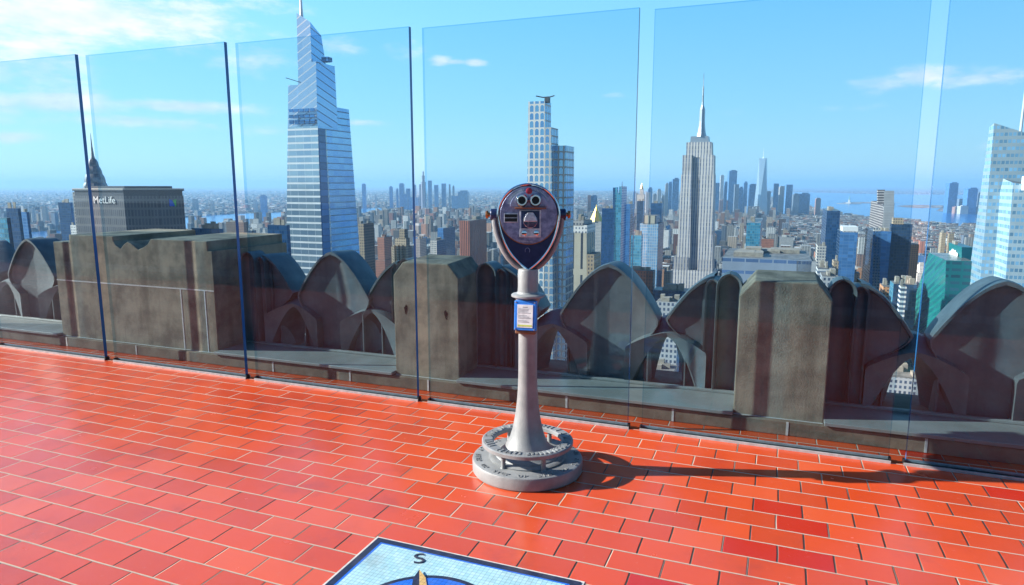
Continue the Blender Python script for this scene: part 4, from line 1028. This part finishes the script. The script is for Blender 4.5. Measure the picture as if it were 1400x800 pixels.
QN = [(40,44,285,'farpale','white tower on the left river bank, left one'),(46,49,288,'farpale','thin pale tower on the left river bank'),(51,58,291,'farpale','pale blocks on the left river bank'),(57,62,284,'farpale','tallest white tower on the left river bank'),(64,77,294,'farred','tan brick block on the left river bank'),
 (262,268,272,'far','blue tower on the far bank right of the lettered tower'),(287,291,276,'farpale','thin pale tower on the far bank'),(355,362,268,'farblue','pale blue tower left of the tallest tower on the far bank'),(346,350,274,'farpale','white sliver tower on the far bank left of the tallest tower'),
 (386,389,290,'farpale','white chimney on the river bank against the tallest tower')]
for x0, x1, yt, mt, lb in QN: far(lb, 4100+((x0*31) % 400) if x0 < 100 else 5900+((x0*31) % 300), x0, x1, yt, mt)

# --- statue on its island
S = on_ground(1161, 275); Ys = 9000; S = at(1161, 275, Ys); 
isl = MB().lathe([(150,-2),(150,4),(140,6)], 24, 0, 0).build('island', M_gravel, None, Vector((S.x, Ys, GROUND)), 0); tag(isl, None, None, kind='structure')
rt = empty('statue', Vector((S.x, Ys, GROUND+6)), 0); tag(rt, 'tiny pale statue with raised torch on a pedestal in the harbour', 'statue')
MB().lathe([(45,0),(45,12),(16,14),(13,48),(16,50)], 4, 0, 0, smooth=False).build('pedestal', M_cap, rt)
m = MB(); m.lathe([(8,50),(7.5,65),(6,78),(4.6,84),(2.2,86),(2.8,90),(2.2,95),(.5,97)], 10); m.tube([(3,0,82),(7,0,90),(7.5,0,100)], 1.4, 6); m.lathe([(2,100),(2.4,103),(.3,106)], 8, 7.5, 0); m.build('figure', M_copper, rt)

# ------------------------------------------------------------------ ground, water
def mat_ground():
    m, nt, out = nodes('city_ground'); g = G(nt)
    oc = g.n('ShaderNodeTexCoord').outputs['Object']
    v1 = g.n('ShaderNodeTexVoronoi'); nt.links.new(oc, v1.inputs['Vector']); v1.inputs['Scale'].default_value = .022
    hv = g.n('ShaderNodeSeparateColor'); nt.links.new(v1.outputs['Color'], hv.inputs[0])
    c = g.mix(hv.outputs[0], (.16,.12,.10), (.27,.22,.18))
    c = g.mix(g.M('GREATER_THAN', hv.outputs[1], .86), c, (.55,.54,.52))
    c = g.mix(g.M('GREATER_THAN', hv.outputs[2], .80), c, (.30,.13,.09))
    pk = g.noise(oc, .0011, 5, .6)
    c = g.mix(g.rng(pk, .56, .64), c, (.055,.085,.035))
    c = g.mix(g.rng(g.noise(oc, .0004, 3), .5, .62, 0, .6), c, (.07,.085,.05))
    g.bsdf(out, c, .9, 0, .2); return m
M_ground = mat_ground()
gz = GROUND
tag(MB().add([(-46000,-1500,0),(46000,-1500,0),(46000,60000,0),(-46000,60000,0)], [(0,1,2,3)]).build('city_ground', M_ground, None, Vector((0,0,gz)), 0), None, None, kind='structure')
def mat_water():
    m, nt, out = nodes('river_water'); g = G(nt)
    oc = g.n('ShaderNodeTexCoord').outputs['Object']
    nrm = g.bump(g.noise(oc, .02, 4, .6), .12, 4.0)
    g.bsdf(out, (.012,.15,.44), .18, 0, .5, nrm); return m
M_water = mat_water()
def flat(name, pxs, z, m):
    vs = [on_ground(x, y, GROUND+z) for x, y in pxs]
    o = MB().add(vs, [tuple(range(len(vs)))]).build(name, m, fix=False)
    if o.data.polygons[0].normal.z < 0: o.data.flip_normals()
    return tag(o, None, None, kind='structure')
flat('river_water', [(-320,327),(-60,322),(60,316),(100,314),(180,305),(250,297.5),(300,293.5),(390,290),(490,285),(560,283),(600,284),(560,289),(500,292),(390,304),(345,312),(255,319),(100,334),(20,345),(-60,360),(-320,380)], .4, M_water)
flat('harbour_water', [(1010,264.5),(1100,263),(1200,265.5),(1340,266.5),(1500,268),(1650,270),(1650,325),(1500,318),(1345,310),(1290,309),(1250,303.5),(1180,299),(1165,296),(1120,287),(1090,275),(1040,268)], .4, M_water)
flat('outer_bay_water', [(690,256.8),(930,256.8),(980,258.2),(930,262),(800,260.5),(690,259)], .4, M_water)
flat('far_shore', [(1280,288),(1292,281),(1330,279.5),(1420,279),(1650,283),(1650,293),(1420,292),(1345,292.5),(1300,291)], 1.2, M_ground)
flat('harbour_spit', [(1225,281.5),(1250,280),(1290,281),(1290,284),(1255,284.6),(1235,283.2)], 1.2, M_ground)
flat('low_island', [(1150,276.6),(1200,276.2),(1232,277.3),(1190,278.2),(1160,278)], 1.2, M_ground)

# ------------------------------------------------------------------ the many other buildings, each its own
rg_ = random.Random(77)
KIND = [('tan brick','tanstone',3),('grey stone','greystone',3),('red brick','brick',2.2),('orange brick','orangebrick',1.2),('pale concrete','paleconc',3),('dark glass','dkglass',1.7),('navy glass','navyglass',1.5),('blue glass','bluewall',1.4),('brown brick','brown',1.5),('white masonry','white',2.2),('green glass','cyanglass',.9),('white banded','bandwhite',.8)]
def pick():
    x = rg_.uniform(0, sum(k[2] for k in KIND))
    for k in KIND:
        x -= k[2]
        if x <= 0: return k
def in_poly(x, y, P):
    c = False; j = len(P)-1
    for i in range(len(P)):
        if (P[i][1] > y) != (P[j][1] > y) and x < (P[j][0]-P[i][0])*(y-P[i][1])/(P[j][1]-P[i][1])+P[i][0]: c = not c
        j = i
    return c
WAT = [[v.co.xy for v in bpy.data.objects[n].data.vertices] for n in ('river_water','harbour_water')]
WAT[0] = [Vector(p) for p in WAT[0]]
def wet(x, y): return any(in_poly(x, y, P) for P in WAT)
ANC = [(1.0*px, py, nm) for ((px, py), nm, lb) in ANCHORS]
REF = [((437,300),'the tallest blue tower'),((176,290),'the wide lettered tower'),((646,330),'the red ribbed tower'),((748,300),'the arch-windowed tower'),((788,340),'the cream striped tower'),((849,310),'the notched teal tower'),((890,335),'the pale blue tower'),((945,320),'the limestone tower'),((1052,368),'the long pale blue block'),((1207,320),'the bare concrete tower'),((1160,345),'the white-topped tower'),((1295,390),'the teal tower'),((1246,355),'the orange brick tower'),((549,340),'the art deco tower'),((816,295),'the gold pyramid tower'),((1043,262),'the glass obelisk'),((590,365),'the pitted pier'),((1350,330),'the white faceted tower'),((20,330),'the far left teal tower')]
cands = []; placed = []
tries = 0
while len(placed) < 205 and tries < 40000:
    tries += 1
    Y = 640*math.exp(rg_.random()**.8*1.55); px = rg_.uniform(-15, 1335)
    P = at(px, 300, Y)
    b = rg_.choice((22,26,30,34,40)); d_ = rg_.choice((20,26,32,40))
    if Y > 1600: hgt = rg_.choice((28,34,42,55,70,95))
    else: hgt = rg_.choice((45,60,75,90,105,120,140))*rg_.uniform(.85,1.1)
    top = to_px(Vector((P.x, P.y, GROUND+hgt)))[1]
    if top > 440 or top < 296: continue
    if Y > 1500 and top > 372: continue
    rad = .5*math.hypot(b, d_)+3
    if wet(P.x, P.y) or (px > 1080 and Y > 2200 and hgt > 42): continue
    c = Vector((P.x, P.y))
    if any((c-q).length < rad+r2 for q, r2, *_ in PLAN): continue
    wpx = b/Y*932*.6
    if any(Yh > Y and px+wpx > x0 and px-wpx < x1 and top < cl-4 for q, r2, x0, x1, cl, Yh in PLAN): continue
    if any((c-q).length < rad+r2-2 for q, r2 in placed): continue
    # not hidden entirely by a taller neighbour already placed in front
    k = pick()
    if px > 1170 and rg_.random() < .55: k = rg_.choice((KIND[2], KIND[3], KIND[3], KIND[0], KIND[9]))
    placed.append((c, rad)); cands.append((c, b, d_, hgt, k, px, top, Y))
count = {}
cands.sort(key=lambda q: (q[5]))
ORD = ['nearest','second','third','fourth','fifth','sixth','seventh','eighth','ninth','tenth','eleventh','twelfth','thirteenth','fourteenth']
byref = {}
for q in cands:
    best = min(REF, key=lambda r: math.hypot((r[0][0]-q[5])*1.0, (r[0][1]-q[6])*1.5))
    dx, dy = q[5]-best[0][0], q[6]-best[0][1]
    rel = ('left of' if dx < 0 else 'right of') if abs(dx) > 14 else 'straight beside'
    hw = 'low' if q[3] < 50 else ('mid-rise' if q[3] < 95 else 'tall')
    byref.setdefault((best[1], rel, q[4][0]), []).append((math.hypot(dx, dy), hw, q))
for (ref, rel, kn), L in byref.items():
    L.sort(key=lambda e: e[0])
    for i, (_, hw, (c, b, d_, hgt, k, px, top, Y)) in enumerate(L):
        lab = f"{hw} {kn} block, {'only' if len(L) == 1 else ORD[min(i, 13)]} such one {rel} {ref}"
        r = empty('city_building', Vector((c.x, c.y, GROUND)), GRID); tag(r, lab, 'building', 'buildings of the city')
        rr = random.Random(int(c.x*3+c.y)); x0, x1, y0, y1 = -b/2, b/2, -d_/2, d_/2
        if hgt > 60 and rr.random() < .5:
            s1 = hgt*rr.uniform(.62,.82); MB().box(x0, x1, y0, y1, 0, s1).build('lower_block', F_[k[1]], r)
            x0 *= .72; x1 *= .72; y0 *= .75; y1 *= .75
            MB().box(x0, x1, y0, y1, s1-.01, hgt).build('upper_block', F_[k[1]], r)
        else: MB().box(x0, x1, y0, y1, 0, hgt).build('shaft', F_[k[1]], r)
        n = rr.randint(1, 3)
        for j in range(n):
            w = (x1-x0)*rr.uniform(.2,.4); l = (y1-y0)*rr.uniform(.2,.4); xx = rr.uniform(x0+1, x1-w-1); yy = rr.uniform(y0+1, y1-l-1)
            MB().box(xx, xx+w, yy, yy+l, hgt-.02*j, hgt+rr.uniform(2.5,6)).build('rooftop_bulkhead', rr.choice((M_gravel, F_[k[1]], M_cap)), r)
        if rr.random() < .45:
            xx, yy = rr.uniform(x0+3, x1-3), rr.uniform(y0+3, y1-3)
            MB().lathe([(1.8,hgt+2.5),(1.8,hgt+6),(.2,hgt+7.6)], 8, xx, yy, smooth=False).build('water_tank', F_['brown'], r)

# the uncountable remainder: low roofs to the horizon, one mass per district
def mat_roofs(name):
    m, nt, out = nodes(name); g = G(nt)
    tc = g.n('ShaderNodeTexCoord'); at_ = g.n('ShaderNodeAttribute', attribute_name='own_colour')
    sx = g.n('ShaderNodeSeparateXYZ'); nt.links.new(tc.outputs['Object'], sx.inputs[0])
    sn = g.n('ShaderNodeSeparateXYZ'); nt.links.new(tc.outputs['Normal'], sn.inputs[0])
    up = g.M('GREATER_THAN', sn.outputs[2], .6)
    fz = g.M('FRACT', g.M('DIVIDE', sx.outputs[2], 4.0)); fs = g.M('FRACT', g.M('DIVIDE', g.M('ADD', sx.outputs[0], sx.outputs[1]), 4.2))
    k = g.M('MULTIPLY', g.M('MULTIPLY', g.M('GREATER_THAN', fz, .35), g.M('GREATER_THAN', fs, .45)), g.M('SUBTRACT', 1.0, up))
    c = g.mix(g.M('MULTIPLY', k, .75), at_.outputs['Color'], (.04,.05,.07))
    g.bsdf(out, c, .85, 0, .25); return m
M_roofs = mat_roofs('crowded_roofs')
PALS = [(.30,.22,.17),(.38,.30,.22),(.24,.22,.21),(.36,.15,.10),(.45,.24,.14),(.45,.44,.42),(.62,.61,.59),(.16,.19,.24),(.22,.14,.11),(.70,.69,.66),(.33,.31,.28)]
def mass(name, label, n, Y0, Y1, px0, px1, h0, h1, size, seed, tall=.06):
    rr = random.Random(seed); V, Fc, Cc = [], [], []
    cg, sg = math.cos(GRID), math.sin(GRID)
    placed_ = 0
    while placed_ < n:
        Y = (Y0**2+(Y1**2-Y0**2)*rr.random())**.5 if Y1 < 6500 else Y0*(Y1/Y0)**rr.random()
        px = rr.uniform(px0, px1); P = at(px, 300, Y)
        # snap to a street grid so avenues and streets stay open
        u = P.x*cg+P.y*sg; v = -P.x*sg+P.y*cg
        if (u % 260) < 26 or (v % 80) < 15: continue
        x, y = P.x, P.y; placed_ += 1
        if wet(x, y): continue
        w = rr.uniform(*size)*.5; l = rr.uniform(*size)*.5; h = rr.uniform(h0, h1) if rr.random() > tall else rr.uniform(h1, h1*2.6)
        if px > 1080 and Y > 2400: h = min(h, 24)
        if any((Vector((x, y))-q).length < r2+8 for q, r2, *_ in PLAN if abs(q.y-y) < r2+60): continue
        if Y < 2800 and any((Vector((x, y))-q).length < r2+w for q, r2 in placed): continue
        b = len(V)
        for dx, dy in ((-w,-l),(w,-l),(w,l),(-w,l)):
            V.append((x+dx*cg-dy*sg, y+dx*sg+dy*cg, 0))
        V += [(p[0], p[1], h) for p in V[b:b+4]]
        Fc += [(b,b+1,b+5,b+4),(b+1,b+2,b+6,b+5),(b+2,b+3,b+7,b+6),(b+3,b,b+4,b+7),(b+4,b+5,b+6,b+7)]
        f = rr.uniform(.45,1.25)**1.2; c = rr.choice(PALS); c = tuple(min(.8, q*f) for q in c)
        rf = rr.choice(((.20,.18,.17),(.34,.34,.34),(.11,.105,.11),(.24,.2,.16),(.6,.6,.59),(.14,.13,.13)))
        Cc += [c]*4+[rf]
    me = bpy.data.meshes.new(name); me.from_pydata(V, [], Fc); me.materials.append(M_roofs)
    at_ = me.color_attributes.new('own_colour', 'FLOAT_COLOR', 'CORNER')
    buf = []
    for c in Cc: buf += [c[0], c[1], c[2], 1.0]*4
    at_.data.foreach_set('color', buf); me.update()
    o = bpy.data.objects.new(name, me); COL.objects.link(o); o.location = (0, 0, GROUND); o['kind'] = 'stuff'; o['label'] = label
mass('crowded_rooftops', 'dense carpet of low and middle-height city blocks', 15000, 1500, 5200, -60, 1400, 12, 40, (11,34), 1, .10)
mass('near_rooftops', 'low roofs filling the streets between the nearer towers', 900, 620, 1500, -60, 1400, 18, 60, (18,40), 2, .0)
mass('far_rooftops', 'hazy carpet of small roofs beyond the rivers', 20000, 5200, 26000, -60, 1460, 9, 22, (22,60), 3, .05)
def trees(name, label, px0, px1, py0, py1, n, seed):
    rr = random.Random(seed); m = MB()
    for i in range(n):
        p = on_ground(rr.uniform(px0, px1), rr.uniform(py0, py1)); s_ = rr.uniform(6, 12); h = rr.uniform(14, 24)
        pr = [(s_*.5,h*.35),(s_*rr.uniform(.9,1.1),h*.55),(s_*rr.uniform(.7,.95),h*.8),(s_*.25,h)]
        m.lathe(pr, 7, p.x+rr.uniform(-5,5), p.y, cap=False, smooth=False)
    o = m.build(name, worn('tree_canopy', (.045,.085,.03), (.075,.12,.045), .05, (.8,.95)), None, Vector((0,0,GROUND))); o['kind'] = 'stuff'; o['label'] = label
trees('park_trees', 'band of green park trees among the far low roofs', 566, 630, 303, 308, 420, 5)

# ------------------------------------------------------------------ air
def mat_haze():
    m, nt, out = nodes('blue_air'); g = G(nt)
    v = g.n('ShaderNodeVolumePrincipled'); v.inputs['Color'].default_value = HAZE_C; v.inputs['Density'].default_value = HAZE_D; v.inputs['Anisotropy'].default_value = .1
    nt.links.new(v.outputs[0], out.inputs['Volume']); return m
HAZE_C = (.40,.69,1.0,1); HAZE_D = 5.2e-5
hz = MB().box(-47000,47000,-1600,61000,GROUND-2,215).build('haze', mat_haze()); hz['kind'] = 'stuff'; hz['label'] = 'pale blue summer haze over the city'

# ------------------------------------------------------------------ light, sky, camera
SUN_EL = R(26); DH = Vector((.9985, -.0536)); 
d3 = Vector((DH.x*math.cos(SUN_EL), DH.y*math.cos(SUN_EL), -math.sin(SUN_EL)))
sl = bpy.data.lights.new('sun', 'SUN'); sl.energy = 5.0; sl.angle = R(.5); sl.color = (1.0, .94, .84)
so = bpy.data.objects.new('sun', sl); COL.objects.link(so); so.rotation_euler = d3.to_track_quat('-Z', 'Y').to_euler(); so.location = (-30, 0, 30)

world = bpy.data.worlds.new('World'); scene.world = world; world.use_nodes = True
nt = world.node_tree; nt.nodes.clear(); g = G(nt)
sky = g.n('ShaderNodeTexSky', sky_type='NISHITA'); sky.sun_disc = False
sky.sun_elevation = SUN_EL; sky.sun_rotation = math.atan2(-DH.x, -DH.y) % (2*math.pi)
sky.altitude = 0; sky.air_density = 1.0; sky.dust_density = .6; sky.ozone_density = 2.0
tc = g.n('ShaderNodeTexCoord').outputs['Generated']
sp = g.n('ShaderNodeSeparateXYZ'); nt.links.new(tc, sp.inputs[0])
az = g.M('MULTIPLY', g.M('ARCTAN2', sp.outputs[0], sp.outputs[1]), 57.2958)
el = g.M('MULTIPLY', g.M('ARCSINE', sp.outputs[2]), 57.2958)
cv = g.n('ShaderNodeCombineXYZ'); nt.links.new(g.M('MULTIPLY', az, .06), cv.inputs[0]); nt.links.new(g.M('MULTIPLY', el, .16), cv.inputs[1])
# clear-day blue over the Nishita base, deepening towards the zenith and away from the sun
cr = g.n('ShaderNodeValToRGB'); nt.links.new(g.rng(el, -2, 90, 0, 1, 'LINEAR'), cr.inputs[0])
ST = [(-2,(.36,.66,.86)),(1.5,(.40,.72,.93)),(6,(.30,.67,.95)),(13,(.20,.60,.96)),(24,(.11,.47,.92)),(38,(.03,.15,.42)),(90,(.008,.045,.16))]
e0 = cr.color_ramp.elements
while len(e0) < len(ST): e0.new(.5)
for x, (dg, c) in zip(e0, ST): x.position = (dg+2)/92.0; x.color = (*c, 1)
side = g.rng(sp.outputs[0], -.9, .8, 1.22, .86, 'LINEAR')
gm = g.n('ShaderNodeVectorMath', operation='SCALE'); nt.links.new(cr.outputs[0], gm.inputs[0]); nt.links.new(g.M('MULTIPLY', g.M('MULTIPLY', side, g.rng(sp.outputs[1], -.5, .35, .42, 1.0)), SKYV), gm.inputs['Scale'])
hs = g.n('ShaderNodeMix', data_type='RGBA'); hs.inputs[0].default_value = .82
nt.links.new(sky.outputs[0], hs.inputs[6]); nt.links.new(gm.outputs[0], hs.inputs[7])
fbm = g.noise(cv.outputs[0], 2.2, 8, .62)
fine = g.noise(cv.outputs[0], 7.0, 6, .6)
tot = None
def sky_px(px, py):
    r = ray(px, py).normalized(); return math.degrees(math.atan2(r.x, r.y)), math.degrees(math.asin(r.z))
# cumulus and thin streaks: direction, half-widths in degrees, strength
CL = [(150,22,11,1.9,1.0),(40,8,10,2.2,1.0),(250,15,6,1.6,.8),(350,4,5,1.2,.55),(90,50,5,.8,.6),(240,145,6,.6,.95),(165,165,6,.7,.85),(60,140,7,1.0,.9),(12,188,2.0,.5,.9),
      (604,83,1.1,.55,1.0),(622,85,1.2,.3,.9),(648,86,1.2,.36,.95),(20,75,9,1.6,.55),(120,148,6,.8,.7),(210,170,5,.5,.55),(380,180,6,.7,.4),(1215,114,2.4,.8,.9),(1262,104,2.8,.9,1.0),(1320,110,3.6,.7,.85),(835,130,1.6,.3,.45),(500,168,3.4,.35,.7),(340,80,6,1.6,.6),(455,62,2.4,.8,.6),(1100,150,9,.6,.32),(560,70,2.2,1.2,.45),(1390,196,2.2,.5,.9),(-200,60,14,5,.9),(700,215,30,.8,.22)]
for (px, py, ra, re, w) in CL:
    a0, e0 = sky_px(px, py)
    x = g.M('DIVIDE', g.M('SUBTRACT', az, a0), ra); y = g.M('DIVIDE', g.M('SUBTRACT', el, e0), re)
    q = g.M('MULTIPLY', g.M('EXPONENT', g.M('MULTIPLY', g.M('ADD', g.M('MULTIPLY', x, x), g.M('MULTIPLY', y, y)), -1.0)), w)
    tot = q if tot is None else g.M('MAXIMUM', tot, q)
dens = g.M('ADD', tot, g.M('MULTIPLY', g.M('SUBTRACT', g.M('ADD', g.M('MULTIPLY', fbm, .7), g.M('MULTIPLY', fine, .3)), .52), 2.3))
dens = g.M('MULTIPLY', g.rng(dens, .22, .95), g.rng(tot, .04, .3))
cloud = g.mix(g.rng(fine, .35, .7), (CLD*.80, CLD*.82, CLD*.98), (CLD*.97, CLD*.96, CLD*1.0))
skyc = g.mix(g.M('MULTIPLY', dens, .85), hs.outputs[2], cloud)
bg = g.n('ShaderNodeBackground'); nt.links.new(skyc, bg.inputs[0]); bg.inputs[1].default_value = .1
ow = g.n('ShaderNodeOutputWorld'); nt.links.new(bg.outputs[0], ow.inputs[0])

cam = bpy.data.cameras.new('camera'); co = bpy.data.objects.new('camera', cam); COL.objects.link(co)
co.location = (0, 0, EYE); co.rotation_euler = (R(90)-PITCH, 0, 0)
cam.sensor_width = 36; cam.sensor_fit = 'HORIZONTAL'; cam.lens = F/1400*36; cam.clip_start = .05; cam.clip_end = 200000
scene.camera = co
scene.render.engine = 'CYCLES'
cy = scene.cycles
cy.use_denoising = True; cy.blur_glossy = 6.8; cy.max_bounces = 14; cy.transparent_max_bounces = 32; cy.glossy_bounces = 5; cy.diffuse_bounces = 3; cy.volume_bounces = 1
cy.caustics_reflective = True; cy.sample_clamp_indirect = 45
try: cy.denoiser = 'OPENIMAGEDENOISE'
except Exception: pass
vs_ = scene.view_settings
vs_.view_transform = 'Standard'; vs_.look = 'None'; vs_.gamma = 1.0; vs_.use_curve_mapping = False; vs_.exposure = EXPO
